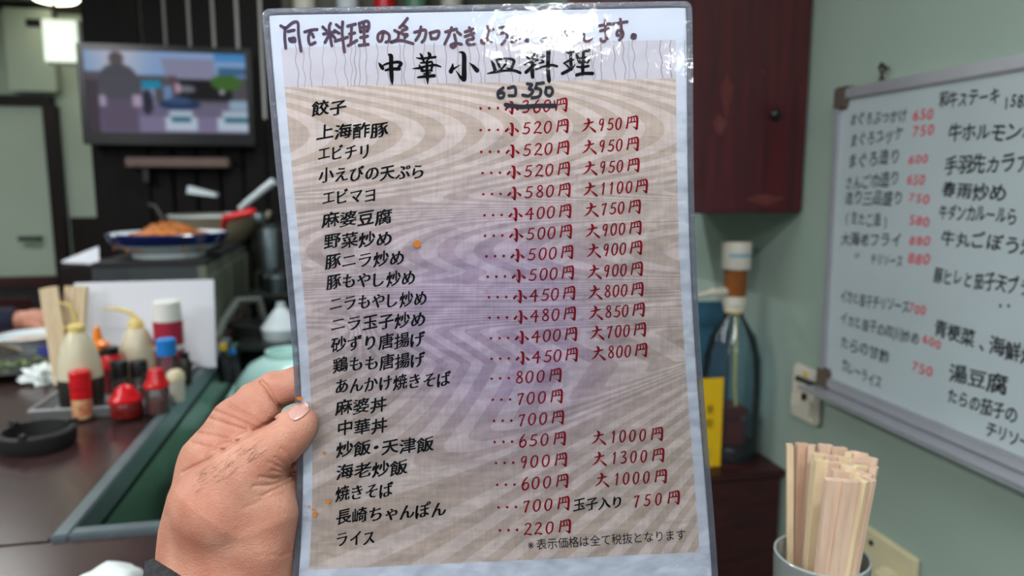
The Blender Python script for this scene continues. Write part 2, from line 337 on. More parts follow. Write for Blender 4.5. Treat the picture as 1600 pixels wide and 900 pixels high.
def picture(nx=150, ny=84):
    X, Y = np.meshgrid(np.linspace(0, 1, nx), np.linspace(0, 1, ny)); C = np.zeros((ny, nx, 3))
    def put(mask, c, soft=None):
        C[mask] = c
    # coordinates over the zoomed frame: x 0..1 left to right, y 0..1 downwards
    sky = np.stack([150 + 60*np.exp(-((X - .2)/.15)**2) - 40*Y, 180 + 30*np.exp(-((X - .2)/.15)**2) - 10*Y, 225 + 0*X], -1); C[:] = sky
    put(Y > .30, (88, 86, 92)); put((Y > .26) & (X < .14), (96, 92, 98)); put(Y > .62, (118, 112, 140)); put(Y > .80, (138, 130, 165))
    put((X > .46) & (X < .80) & (Y > .08) & (Y < .34) & (X > .46 + .1*(.0 + Y)), (150, 150, 180)); put((X > .55) & (X < .90) & (Y > .33) & (Y < .58), (30, 28, 34))
    put((X > .5) & (X < .56) & (Y > .3) & (Y < .6), (95, 80, 90)); put(((X - .62)**2/.003 + (Y - .45)**2/.002) < 1, (120, 125, 140))
    put(((X - .87)/.10)**2 + ((Y - .36)/.10)**2 < 1, (70, 112, 50)); put((X > .82) & (Y > .18) & (Y < .27), (70, 110, 150)); put((X > .80) & (Y < .10), (80, 150, 215))
    put((X > .34) & (X < .46) & (Y > .36) & (Y < .45), (30, 150, 190)); put((X > .34) & (X < .42) & (Y > .45) & (Y < .66), (150, 160, 195)); put((X > .47) & (X < .53) & (Y > .42) & (Y < .60), (120, 150, 195))
    put((X > .55) & (X < .58) & (Y > .38) & (Y < .5), (205, 170, 190)); put(((X - .84)/.02)**2 + ((Y - .48)/.03)**2 < 1, (180, 185, 195))
    put(((X - .57)/.13)**2 + ((Y - .645)/.065)**2 < 1, (36, 58, 98)); put(((X - .57)/.08)**2 + ((Y - .60)/.05)**2 < 1, (60, 90, 130))
    for cx, w in ((.575, .10), (.93, .13)):
        put((abs(X - cx) < w*.75) & (Y > .72) & (Y < .82), (185, 205, 225)); put((abs(X - cx) < w) & (Y > .80) & (Y < .97), (200, 215, 235)); put((abs(X - cx) < w*.62) & (Y > .80) & (Y < .86), (50, 110, 130))
    put((X > .88) & (Y > .58) & (Y < .70), (160, 185, 210))
    put(((X - .195)/.045)**2 + ((Y - .10)/.09)**2 < 1, (98, 88, 92)); put(((X - .20)/.12)**2 + ((Y - .36)/.20)**2 < 1, (84, 84, 96)); put((abs(X - .20) < .09) & (Y > .3) & (Y < .62), (86, 86, 98))
    put((abs(X - .20) < .115) & (Y > .58) & (Y < .99), (104, 92, 116)); put((X < .08) & (Y > .35), (74, 66, 78)); put(((X - .37)/.035)**2 + ((Y - .62)/.16)**2 < 1, (46, 46, 66)); put((abs(X - .10) < .02) & (Y > .55) & (Y < .68), (180, 170, 200))
    put((abs(X - .31) < .03) & (Y > .54) & (Y < .68), (185, 170, 200))
    for _ in range(2):
        C[1:-1] = (C[:-2] + C[1:-1]*2 + C[2:])/4; C[:, 1:-1] = (C[:, :-2] + C[:, 1:-1]*2 + C[:, 2:])/4
    return C
nx, ny = 150, 84; C = picture(nx, ny)/255; C = np.where(C <= .04045, C/12.92, ((C + .055)/1.055)**2.4)
sx0, sx1, sz0, sz1 = tvx0 + .021, tvx1 - .021, tvz0 + .044, tvz1 - .021
vs = [(sx0 + (sx1 - sx0)*i/(nx - 1), TY - .002, sz1 + (sz0 - sz1)*j/(ny - 1)) for j in range(ny) for i in range(nx)]
fs = [(j*nx + i, j*nx + i + 1, (j + 1)*nx + i + 1, (j + 1)*nx + i) for j in range(ny - 1) for i in range(nx - 1)]
mb = MB(); mb.add(vs, fs); o = mb.build('picture_screen', attr_mat('television_picture', .4, emit=.62, spec=.1), t)
ca = o.data.color_attributes.new('Col', 'FLOAT_COLOR', 'POINT'); ca.data.foreach_set('color', np.concatenate([C.reshape(-1, 3), np.ones((nx*ny, 1))], 1).ravel())
# shelf under the television
a = ony(196, 250, 2.98); b = ony(358, 254, 2.98)
t = thing('wall_shelf', (a.x, 3.0, a.z), 'narrow wooden shelf fixed to the slats just under the television', 'shelf')
MB().box(a.x, b.x, 2.97, 3.055, a.z - .025, a.z + .01, .004).build('board', mat('brown_shelf_wood', (112, 92, 84), .5, noise=.3, nscale=12), t)
MB().box(a.x + .05, a.x + .07, 3.0, 3.055, a.z - .08, a.z - .025).build('bracket', M['black'], t)

# ------------------------------------------------------------------ counter, kitchen opening
CT = .75
t = thing('bar_counter', (-.6, 1.5, 0), 'long glossy dark brown counter running back along the left', 'counter')
MB().box(-1.02, -.353, .8715, 3.0, CT - .04, CT, .003).build('worktop', M['counter'], t)
MB().box(-.98, -.40, .95, 2.98, 0, CT - .04).build('front_panel', M['darkwood'], t)
MB().box(-1.02, .02, .02, .871, CT - .04, CT, .003).build('near_worktop', M['counter'], t)
MB().box(.02, .70, .02, .55, CT - .04, CT, .003).build('side_worktop', M['counter'], t)
MB().box(-.95, .0, .30, .86, 0, CT - .04).build('near_panel', M['darkwood'], t)
MB().box(-.356, -.335, .90, 2.45, .53, CT - .041, .001).build('kitchen_side_panel', M['innergreen'], t, label='dull green panel facing the kitchen')
t = thing('opening_frame', (-.34, .88, CT), 'blue-grey metal rim around the kitchen opening in the counter', 'frame')
MB().box(-.352, -.333, .872, 1.98, CT - .03, CT + .006, .002).build('side_rail', M['greysteel'], t)
MB().box(-.333, .03, .872, .892, CT - .03, CT + .006, .002).build('front_rail', M['greysteel'], t)
t = thing('kitchen_bench', (0, 1.4, 0), 'dark steel kitchen bench below the counter opening', 'bench')
MB().box(-.33, .20, .90, 2.5, .50, .53).build('bench_top', M['darksteel'], t)
MB().box(-.31, .18, .95, 2.48, 0, .50).build('bench_body', M['blackm'], t)
# green box and lid, cutting board
t = thing('green_crate', (-.2, 1.5, .53), 'dull green plastic crate on the bench beside the metal rim', 'crate')
MB().box(-.32, -.02, 1.22, 1.34, .53, .655, .01).box(-.32, -.02, 1.34, 1.95, .53, .63, .01).build('body', M['greenbox'], t)
MB().box(-.325, -.015, 1.60, 1.97, .63, .645, .006).build('lid', M['teal'], t)
MB().box(-.25, -.07, 1.20, 1.22, .59, .61, .004).build('grip', M['darksteel'], t)
t = thing('cloth_bundle', (-.24, 1.0, .53), 'tan cloth bundle lying in the dark opening beside the hand', 'cloth')
c = onz(222, 815, .56)
MB().lathe([(.001, 0), (.03, 0), (.045, .02), (.042, .045), (.025, .062), (.001, .066)], c=(c.x, c.y, .53), n=20).build('cloth_body', M['tan'], t)
# teal bowl upside down
c = onz(452, 606, .66); c = Vector((c.x, c.y, .646))
t = thing('teal_bowl', c, 'pale teal bowl turned upside down behind the index finger', 'bowl')
MB().lathe([(.128, 0), (.129, .006), (.118, .042), (.090, .076), (.055, .094), (.001, .097)], c=c, n=40, closed=False).build('bowl_body', M['teal'], t)
MB().lathe([(.050, .094), (.052, .108), (.045, .108), (.043, .095)], c=c, n=32, closed=False).build('foot_ring', M['teal'], t)

# showcase on the counter
SX0, SX1, SY0, SY1, SZ = -.655, -.385, 1.98, 2.92, .955
t = thing('glass_showcase', ((SX0 + SX1)/2, SY0, CT), 'dark steel refrigerated showcase on the counter under the plate of noodles', 'showcase')
MB().box(SX0, SX1, SY0, SY1, CT, CT + .05, .004).build('base', M['darksteel'], t)
MB().box(SX0, SX1, SY0, SY1, SZ - .012, SZ, .004).build('top', M['blackm'], t)
MB().box(SX0, SX0 + .004, SY0 + .01, SY1, CT + .05, SZ - .012).build('glass_pane', M['glass'], t)
MB().box(SX0 + .004, SX1 - .02, SY0 + .004, SY0 + .008, CT + .05, SZ - .012).build('glass_pane', M['glass'], t)
MB().box(SX1 - .02, SX1, SY0, SY1, CT + .05, SZ - .012).build('rear_wall', M['kitchenpanel'], t); MB().box(SX0 + .005, SX1 - .021, SY0 + .30, SY0 + .31, CT + .05, SZ - .013).build('pale_insert', M['ivory'], t)  # pale insert added so the unlit showcase interior looks lighter
for k in range(3): MB().box(SX1, SX1 + .006, SY0 + .03 + k*.3, SY0 + .30 + k*.3, CT - .02, SZ - .04, .002).build('sliding_panel', M['kitchenpanel'], t)
for k in range(3):
    g = thing('lidded_tub', (SX0 + .055 + k*.075, SY0 + .1, CT + .05), ['white lidded tub inside the showcase, nearest its left pane', 'middle one of the three lidded tubs in the showcase', 'third lidded tub in the showcase, beside its steel side'][k], 'container')
    MB().lathe([(.024, 0), (.028, .05), (.026, .055)], c=g.location, n=20).build('tub', M['ivory'], g)
    MB().lathe([(.03, .055), (.03, .065), (.02, .07)], c=g.location, n=20).build('lid', M['white'], g)
# blue-rimmed plate of noodles
c = Vector((-.53, 2.16, SZ))
c = ony(265, 392, 2.15); c.z = SZ
t = thing('noodle_plate', c, 'large blue-rimmed plate on the showcase heaped with fried noodles', 'plate')
MB().lathe([(.001, .006), (.07, .0), (.092, 0), (.092, .012), (.136, .034), (.152, .062), (.147, .064), (.125, .048), (.08, .026), (.001, .02)], c=c, n=48, closed=False).build('plate_body', M['plate'], t)
MB().lathe([(.1345, .0325), (.145, .046), (.1540, .0615), (.151, .065), (.1475, .0655)], c=c, n=48, closed=False).build('blue_band', M['plateblue'], t)
mb = MB()
for k in range(140):
    r = .110*math.sqrt(random.random()); a = random.random()*6.28; h = .046 + .052*(1 - r/.115); p = c + Vector((r*math.cos(a), r*math.sin(a), h)); d = random.random()*6.28; L = .03
    mb.tube([p + Vector((L*math.cos(d + q*.7)*q/3, L*math.sin(d + q*.7)*q/3, .012*math.sin(q*1.2) - .008*q)) for q in range(4)], .0028, 5)
mb.lathe([(.115, .04), (.08, .062), (.035, .086), (.001, .092)], c=c, n=24, closed=False)
mb.build('noodle_heap', M['food'], t, kind='stuff')
# pot on the showcase
c = ony(337, 350, 2.68); c.z = SZ
t = thing('shallow_pot', c, 'beige shallow pot with a pale rim behind the noodle plate', 'pot')
MB().lathe([(.001, 0), (.10, 0), (.125, .03), (.145, .085), (.142, .087), (.12, .03), (.095, .006), (.001, .004)], c=c, n=40, closed=False).build('pot_body', M['pot'], t)
MB().lathe([(.140, .083), (.150, .085), (.150, .092), (.140, .092)], c=c, n=40, closed=False).build('rim', M['plate'], t)
MB().tube([c + Vector(v) for v in ((-.14, 0, .07), (-.17, 0, .08), (-.19, 0, .12), (-.21, 0, .125))], .009).build('handle', M['darksteel'], t)
MB().tube([c + Vector(v) for v in ((.14, 0, .07), (.17, 0, .08), (.18, 0, .10))], .009).build('handle', M['pot'], t)
t = thing('ladle', c + Vector((.05, 0, .09)), 'pale-handled ladle leaning out of the shallow pot', 'ladle')
a = ony(388, 315, 2.58); b = ony(428, 283, 2.55)
MB().tube([a - (b - a)*.35, a, b], [.008, .011, .013]).build('handle', M['plate'], t)
MB().lathe([(.001, -.02), (.025, -.012), (.034, .005)], c=a - (b - a)*.55 + Vector((0, 0, -.005)), n=20, closed=False).build('scoop', M['plate'], t)
c2 = ony(315, 302, 2.62)
t = thing('folded_cloth', c2, 'small white folded cloth on the rim of the pot', 'cloth')
MB().add([c2 + Vector(v) for v in ((-.04, -.01, .025), (.045, -.01, 0), (.045, .05, 0), (-.04, .05, .025), (-.045, -.01, .0), (.045, -.01, -.012), (.045, .05, -.012), (-.045, .05, .0))], [(0, 1, 2, 3), (4, 7, 6, 5), (0, 4, 5, 1), (1, 5, 6, 2), (2, 6, 7, 3), (3, 7, 4, 0)]).build('cloth_body', M['plate'], t)
# red-handled knife / pan
a = ony(352, 341, 2.35); b = ony(394, 331, 2.33)
t = thing('frying_pan', (a.x - .08, 2.36, SZ), 'small dark pan with a bright red handle beside the noodle plate', 'pan')
cc = Vector((a.x - .09, 2.40, SZ))
MB().lathe([(.001, 0), (.06, 0), (.085, .05), (.082, .052), (.058, .006), (.001, .005)], c=cc, n=32, closed=False).build('pan_body', M['blackm'], t)
MB().tube([cc + Vector((.07, 0, .04)), a, b, b + Vector((.01, 0, .0))], [.006, .011, .013, .006]).build('handle', M['red'], t)
c = ony(405, 337, 2.3)
t = thing('pan_lid_knob', c, 'small shiny steel lid knob beside the red pan handle', 'lid')
MB().lathe([(.018, -.02), (.022, -.005), (.018, .006), (.006, .01)], c=c, n=20).build('knob', M['steel'], t)

# clutter in the kitchen behind the holding hand
def clutter(name, px, py, Y, prof, m, lab, cat, top=None, topm=None):
    c = ony(px, py, Y); t = thing(name, c, lab, cat)
    MB().lathe(prof, c=c, n=28).build('body', m, t)
    if top: MB().lathe(top, c=c, n=24).build('cap', topm, t)
    return t
clutter('steel_canister', 424, 420, 2.5, [(.022, 0), (.022, .13), (.018, .135)], M['greysteel'], 'tall grey steel canister beside the menu edge behind the showcase', 'canister', [(.023, .135), (.023, .145)], M['steel'])
clutter('white_jug', 441, 528, 2.1, [(.05, 0), (.056, .03), (.035, .06), (.015, .085)], M['plate'], 'white squat jug beside the menu edge above the teal bowl', 'jug', [(.012, .085), (.012, .1)], M['plate'])
clutter('steel_pot', 432, 455, 2.3, [(.035, 0), (.038, .045), (.02, .06)], M['steel'], 'small shiny steel pot beside the menu edge, under the canister', 'pot', [(.008, .06), (.008, .07)], M['black'])
clutter('dark_bucket', 405, 560, 2.2, [(.07, 0), (.08, .10)], M['blackm'], 'dark bucket standing behind the teal bowl', 'bucket', [(.082, .10), (.082, .108)], M['darksteel'])
clutter('sauce_bottle', 352, 596, 1.78, [(.014, 0), (.014, .05), (.006, .065), (.006, .075)], M['black'], 'small black bottle left of the teal bowl', 'bottle', [(.0075, .075), (.0075, .09)], M['yellow'])
clutter('sauce_bottle', 366, 598, 1.80, [(.013, 0), (.013, .045), (.006, .06), (.006, .07)], M['black'], 'small black bottle close against the teal bowl', 'bottle', [(.0075, .07), (.0075, .08)], M['blue'])
a, b = ony(332, 548, 2.0), ony(372, 470, 2.2)
t = thing('rubber_hose', a, 'dull grey bent hose in the kitchen behind the white card', 'hose')
MB().tube([a, a + (b - a)*.4 + Vector((.0, 0, .02)), b, ony(405, 468, 2.2), ony(412, 500, 2.2)], .012).build('hose_body', mat('dull_hose', (84, 90, 84), .6), t)
t = thing('kitchen_rack', (-.1, 2.2, .53), 'dark steel kitchen rack under the canister and the jug', 'rack')
for (y0_, y1_, zz) in ((2.44, 2.52, ony(424, 420, 2.5).z), (2.24, 2.36, ony(432, 455, 2.3).z), (2.0, 2.17, ony(441, 528, 2.1).z)):
    MB().box(-.33, .15, y0_, y1_, zz - .012, zz, .002).build('rack_shelf', M['darksteel'], t)
    MB().box(-.33, -.32, y0_, y1_, .53, zz - .012).build('rack_side', M['darksteel'], t); MB().box(.14, .15, y0_, y1_, .53, zz - .012).build('rack_side', M['darksteel'], t)
t = thing('kitchen_cabinet', (-.05, 2.9, 0), 'dark kitchen cabinet behind the steel canister', 'cabinet')
MB().box(-.33, .68, 2.55, 3.05, 0, 1.0, .004).build('body', M['blackm'], t)
for k in range(3):
    d = MB().box(-.31 + k*.33, .0 + k*.33, 2.53, 2.55, .08, .95, .003).build('door', M['darksteel'], t)
    MB().box(-.05 + k*.33, -.035 + k*.33, 2.515, 2.53, .6, .75).build('handle', M['steel'], d)
# kitchen shelf high up, seen just above the menu
t = thing('kitchen_shelf', (0, 3.0, 1.75), 'high kitchen wall shelf seen over the top edge of the menu', 'shelf')
MB().box(-.25, .7, 2.9, 3.12, 1.74, 1.76).build('board', M['darkwood'], t)
MB().box(-.25, -.22, 2.95, 3.12, 1.66, 1.74).build('bracket', M['darkwood'], t)
for k, (x, m, h) in enumerate(((-.18, 'ivory', .2), (-.02, 'plate', .19), (.12, 'red', .15), (.24, 'greenbox', .17), (.38, 'ivory', .16))):
    g = thing('storage_jar', (x, 3.0, 1.76), ['ivory jar at the left end of the high kitchen shelf', 'white jar second on the high kitchen shelf', 'red jar on the high kitchen shelf', 'green jar on the high kitchen shelf', 'ivory jar at the right end of the high kitchen shelf'][k], 'jar')
    MB().lathe([(.04, 0), (.042, h - .03), (.03, h - .02)], c=g.location, n=20).build('jar_body', M[m], g)
    MB().lathe([(.035, h - .02), (.035, h)], c=g.location, n=20).build('lid', M['black'], g)

# ------------------------------------------------------------------ white card behind the tray
a, b, cB = onz(120, 600, CT), onz(338, 590, CT), None
yb = 1.66
x0, x1 = ony(113, 500, yb).x, ony(334, 500, yb).x; z1 = ony(225, 440, yb + .02).z
t = thing('white_card_stand', ((x0 + x1)/2, yb, CT), 'plain white card standing upright behind the condiment tray', 'card')
Mx = Matrix.Translation((0, yb, CT)) @ Matrix.Rotation(math.radians(-8), 4, 'X')
MB().box(x0, x1, -.002, .002, .004, (z1 - CT)*1.01, .001, Mx).build('card', M['paper'], t)
MB().box(x0 + .02, x1 - .02, -.015, .05, 0, .008, .002, Matrix.Translation((0, yb, CT))).build('foot', M['glass'], t)

# ------------------------------------------------------------------ condiment tray and what stands in it
t = thing('condiment_tray', (-.42, 1.5, CT), 'shallow grey metal tray on the counter full of sauce bottles', 'tray')
TX0, TX1, TY0, TY1 = -.545, -.355, 1.345, 1.635
def tray():
    mb = MB(); mb.box(TX0, TX1, TY0, TY1, CT + .001, CT + .004, .001)
    for (p0, p1) in (((TX0, TY0), (TX1, TY0)), ((TX1, TY0), (TX1, TY1)), ((TX1, TY1), (TX0, TY1)), ((TX0, TY1), (TX0, TY0))):
        p0, p1 = Vector((*p0, CT + .004)), Vector((*p1, CT + .004)); c = Vector(((TX0 + TX1)/2, (TY0 + TY1)/2, CT + .004))
        n = ((p0 + p1)/2 - c).normalized(); d = (p1 - p0).normalized()
        q = [p0, p1, p1 + n*.008 + d*.008 + Vector((0, 0, .016)), p0 + n*.008 - d*.008 + Vector((0, 0, .016))]
        mb.add(q + [v + n*.003 for v in q], [(0, 1, 2, 3), (4, 7, 6, 5), (0, 4, 5, 1), (1, 5, 6, 2), (2, 6, 7, 3), (3, 7, 4, 0)])
        mb.tube([q[3], q[2]], .003, 8)
    return mb
tray().build('tray_body', mat('tray_metal', (150, 152, 154), .35, .35), t)
TB = CT + .005
def bottle(name, px, base, parts, lab, cat='bottle', z=TB):
    """parts: (part name, material, [(radius px, height px)...]) sized in photograph pixels at the thing's distance"""
    c = onz(px, base, z); u = c.y*cy + c.x*sy; u = math.hypot(u, 0)*1.0/FPX*.995
    t = thing(name, c, lab, cat); k = None
    for (pn, m, prof, *rest) in parts:
        MB().lathe([(r*u, h*u) for r, h in prof], c=c, n=28).build(pn, M[m], t)
    return t, c, u
sb = lambda: None
t1, c, u = bottle('squeeze_bottle', 130, 640, [('sauce', 'sauce', [(30, 0), (32, 3), (33, 52), (32, 55)]), ('milky_body', 'squeeze', [(33, 55), (31, 78), (25, 105), (15, 125), (10, 130)]), ('cap', 'nozzle', [(12, 128), (12, 138), (7, 142)])], 'milky squeeze bottle half full of dark sauce at the left end of the tray')
MB().tube([c + Vector(v)*u for v in ((0, 0, 140), (0, 0, 158), (-8, 0, 172), (-25, 0, 178))], [4*u, 3.2*u, 2.5*u, 1.5*u]).build('nozzle', M['nozzle'], t1)
t1, c, u = bottle('squeeze_bottle', 219, 596, [('milky_body', 'squeeze', [(27, 0), (29, 4), (29, 30), (27, 55), (18, 80), (12, 88)]), ('cap', 'nozzle', [(12, 88), (11, 98), (6, 104)])], 'milky squeeze bottle with a curved yellow nozzle before the white card')
MB().tube([c + Vector(v)*u for v in ((0, 0, 102), (-6, 0, 112), (-24, 0, 119), (-45, 0, 121))], [5*u, 4*u, 3*u, 1.5*u]).build('nozzle', M['nozzle'], t1)
bottle('spice_shaker', 130, 652, [('body', 'labelmix', [(14, 0), (15, 2), (15, 50)]), ('red_band', 'red', [(15.3, 32), (15.3, 50)]), ('cap', 'red', [(16, 51), (16, 76), (14, 78)])], 'small shaker with a red cap and picture label at the tray front', 'shaker')
bottle('sauce_bottle', 159, 608, [('body', 'black', [(14, 0), (15, 60), (12, 66)]), ('nozzle_cap', 'orange', [(17, 66), (17, 75), (7, 82), (5, 100), (4, 102)])], 'sauce bottle with a pointed orange nozzle cap')
bottle('soy_sauce_bottle', 178, 612, [('body', 'maroon', [(15, 0), (17, 40), (14, 55)]), ('shoulder', 'red', [(19, 40), (20, 50), (12, 62)]), ('cap', 'black', [(12, 62), (12, 74)])], 'squat red soy sauce bottle with a black cap behind the red jar')
bottle('pepper_jar', 190, 622, [('body', 'glass', [(12, 0), (12, 36)]), ('contents', 'greenfood', [(11, 1), (11, 20)]), ('cap', 'black', [(13, 36), (13, 60), (12, 62)])], 'left one of two small glass jars with black caps', 'jar')
bottle('pepper_jar', 220, 620, [('body', 'glass', [(12, 0), (12, 35)]), ('contents', 'spice', [(11, 1), (11, 18)]), ('cap', 'black', [(13, 35), (13, 59), (12, 61)])], 'right one of two small glass jars with black caps, beside the spoon', 'jar')
bottle('chili_jar', 199, 650, [('body', 'chili', [(22, 0), (24, 3), (24, 20), (21, 26)]), ('lid', 'red', [(25, 26), (25, 31), (18, 38), (15, 46), (8, 51), (4, 53)])], 'round jar of dark red chili with a domed red lid at the tray front', 'jar')
bottle('chili_powder_jar', 248, 644, [('body', 'spice', [(16, 0), (17, 2), (17, 22)]), ('glass_wall', 'glass', [(18, 0), (19, 2), (18, 42)]), ('lid', 'red', [(19, 42), (20, 47), (14, 56), (12, 68), (10, 72)])], 'taller glass jar of orange chili powder with a red lid', 'jar')
bottle('pepper_shaker', 268, 592, [('body', 'labelred', [(21, 0), (22, 3), (22, 95)]), ('white_band', 'white', [(22.3, 50), (22.3, 58)]), ('cap', 'white', [(21, 96), (20, 126), (18, 128)])], 'tall pepper shaker with a dark red label and white cap before the card', 'shaker')
bottle('vinegar_bottle', 265, 618, [('body', 'glass', [(13, 0), (14, 2), (14, 62), (11, 68)]), ('contents', 'liquor', [(12, 1), (12, 38)]), ('cap', 'blue', [(15, 68), (15, 92), (13, 94)])], 'thin glass bottle with a bright blue cap', 'bottle')
bottle('toothpick_holder', 277, 626, [('body', 'ivory', [(12, 0), (13, 35)]), ('cap', 'cream', [(14, 35), (13, 46), (8, 51)])], 'small holder with a beige cap beside the chili powder jar', 'holder')
bottle('soy_sauce_bottle', 291, 600, [('body', 'sauce', [(10, 0), (11, 35), (6, 44)]), ('cap', 'black', [(7, 44), (7, 52)])], 'slim dark soy sauce bottle at the right edge of the tray')
a, b = onz(214, 622, TB), onz(224, 612, TB)
t = thing('small_spoon', a, 'shiny steel spoon handle sticking up beside the right black-capped jar', 'spoon')
MB().tube([onz(212, 630, TB), P(220, 600, 1.36), P(226, 583, 1.36)], [.002, .003, .004]).build('handle', M['steel'], t)

# two chopstick bundles in a V in the tray
def chop_bundle(x0b, x1b, y0b, y1b, dep, w, n, lab):
    a = Vector(P(x0b, y0b, dep)); b = Vector(P(x1b, y1b, dep)); a.z = max(a.z, TB); d = (b - a); L = d.length; d.normalize()
    right = d.cross(Vector((0, 1, 0))).normalized(); back = right.cross(d)
    for k in range(n):
        i, j = k % 2, k//2
        o = a + right*((i - .5)*w) + back*((j - (n//2 - 1)/2)*.006); Mx = Matrix((right, back, d)).transposed().to_4x4(); Mx.translation = o
        mb = MB().box(-w*.47, -w*.03, -.0026, .0026, 0, L, .0008, Mx).box(w*.03, w*.47, -.0026, .0026, 0, L - .001*k, .0008, Mx).box(-w*.1, w*.1, -.0018, .0018, 0, L*.97, 0, Mx)
        mb.build('disposable_chopsticks', M['chop2'], None, ['front', 'second', 'third'][j] + [' left ', ' right '][i] + lab, 'chopsticks', 'chopsticks in the tray bundles')
chop_bundle(102, 76, 628, 449, 1.47, .0165, 4, 'chopstick pair of the left leaning bundle in the tray')
chop_bundle(112, 120, 628, 447, 1.50, .0205, 6, 'chopstick pair of the upright bundle before the white card')
t = thing('rubber_band', P(108, 506, 1.46), 'yellow rubber band around the tray chopsticks', 'band')
cb = Vector(P(107, 508, 1.482)); mb = MB()
mb.tube([cb + Vector((.027*math.cos(w), .016*math.sin(w), .002*math.sin(w))) for w in np.linspace(0, 2*PI, 25)], .002, 6); mb.build('band_loop', M['nozzle'], t)

# ashtray
c = onz(60, 697, CT)
t = thing('ashtray', c, 'round black ashtray on the counter at the left edge', 'ashtray')
MB().lathe([(.001, 0), (.048, 0), (.053, .006), (.054, .026), (.051, .029), (.045, .028), (.043, .008), (.001, .006)], c=c, n=40, closed=False).build('ashtray_body', M['blackm'], t)
for w in (.5, 2.6, 4.7):
    Mx = Matrix.Translation(c) @ Matrix.Rotation(w, 4, 'Z'); MB().box(.041, .056, -.004, .004, .026, .034, .001, Mx).build('rest', M['blackm'], t)

# dishes and napkin in front of the other guest
c = onz(48, 552, CT); c2 = Vector((-.86, 2.07, CT))
c = onz(52, 548, CT)
t = thing('white_bowl', c, 'shallow white bowl before the other guest', 'bowl')
MB().lathe([(.03, 0), (.032, .008), (.062, .032), (.076, .04), (.073, .042), (.05, .03), (.001, .015)], c=c, n=36, closed=False).build('bowl_body', M['plate'], t)
MB().lathe([(.001, .028), (.045, .03), (.05, .03)], c=c, n=24, closed=False).build('soup', mat('broth', (190, 160, 130), .3), t)
c = onz(30, 584, CT)
t = thing('salad_plate', c, 'dark glass plate with green leaves near the napkin', 'plate')
MB().lathe([(.001, 0), (.05, 0), (.095, .018), (.098, .021), (.05, .006), (.001, .005)], c=c, n=40, closed=False).build('plate_body', M['blackm'], t)
mb = MB()
for k in range(26):
    r = .06*math.sqrt(random.random()); w = random.random()*6.28; p = c + Vector((r*math.cos(w), r*math.sin(w), .012 + random.random()*.012)); s = .012
    mb.add([p + Vector((random.uniform(-s, s), random.uniform(-s, s), random.uniform(-.004, .01))) for _ in range(4)], [(0, 1, 2), (0, 2, 3), (0, 1, 3), (1, 2, 3)])
mb.build('salad_leaves', M['greenfood'], t, kind='stuff')
c = onz(66, 572, CT); t = thing('small_cup', c + Vector((0, .04, 0)), 'small violet-blue cup beside the white bowl', 'cup')
MB().lathe([(.018, 0), (.022, .03), (.024, .034), (.021, .034), (.017, .004)], c=c + Vector((0, .04, 0)), n=24, closed=False).build('cup_body', M['violet'], t)
a, b = Vector(P(-8, 534, 1.75)), Vector(P(34, 546, 1.72))
MB().tube([a, b], [.003, .0025], 8).build('wooden_chopstick', M['chop2'], None, 'single wooden chopstick lying over the dark plate', 'chopsticks')
c = onz(68, 598, CT); bm = bmesh.new(); bmesh.ops.create_icosphere(bm, subdivisions=3, radius=1)
for v in bm.verts:
    n = v.co.copy(); k = .75 + .30*math.sin(n.x*7 + 1)*math.sin(n.y*6) + .22*math.sin(n.z*9 + n.x*5)
    v.co = Vector((n.x*.048*k, n.y*.035*k, max(n.z*.026*k, -.012) + .0135))
mb = MB(); bm.verts.index_update(); mb.add([v.co + c for v in bm.verts], [[v.index for v in f.verts] for f in bm.faces]); bm.free()
mb.build('crumpled_napkin', M['tissue'], None, 'crumpled white paper napkin left of the condiment tray', 'napkin')
c = onz(172, 920, CT)
mb = MB(); bm = bmesh.new(); bmesh.ops.create_icosphere(bm, subdivisions=3, radius=1)
for v in bm.verts:
    n = v.co.copy(); k = .85 + .15*math.sin(n.x*5 + 2)*math.sin(n.y*4)
    v.co = Vector((n.x*.036*k, n.y*.03*k, max(n.z*.016*k, -.008) + .0092))
bm.verts.index_update(); mb.add([v.co + c for v in bm.verts], [[v.index for v in f.verts] for f in bm.faces], True); bm.free()
mb.build('hand_towel', M['tissue'], None, 'damp white hand towel on the counter at the bottom edge', 'towel')
# white triangular paper on the far end, brown chair backs
c = ony(128, 405, 2.7)
t = thing('paper_stack', (c.x, 2.7, c.z), 'white tilted paper sheet left of the showcase', 'paper')
q = [ony(96, 408, 2.62), ony(155, 411, 2.62), ony(154, 385, 2.8), ony(140, 390, 2.8)]
MB().add([*q, *[v - Vector((0, 0, .006)) for v in q]], [(0, 1, 2, 3), (4, 7, 6, 5), (0, 4, 5, 1), (1, 5, 6, 2), (2, 6, 7, 3), (3, 7, 4, 0)]).build('sheet', M['paper'], t)
lx = ony(94, 412, 2.62).x
t = thing('wooden_box', (-.8, 2.8, CT), 'dark wooden box on the counter under the white paper', 'box')
MB().box(lx, -.665, 2.60, 2.90, CT + .001, ony(128, 412, 2.62).z - .008, .004).build('body', M['darkwood'], t)
MB().box(lx + .01, -.67, 2.59, 2.60, CT + .02, ony(128, 412, 2.62).z - .02, .003).build('door', M['darkwood'], t)
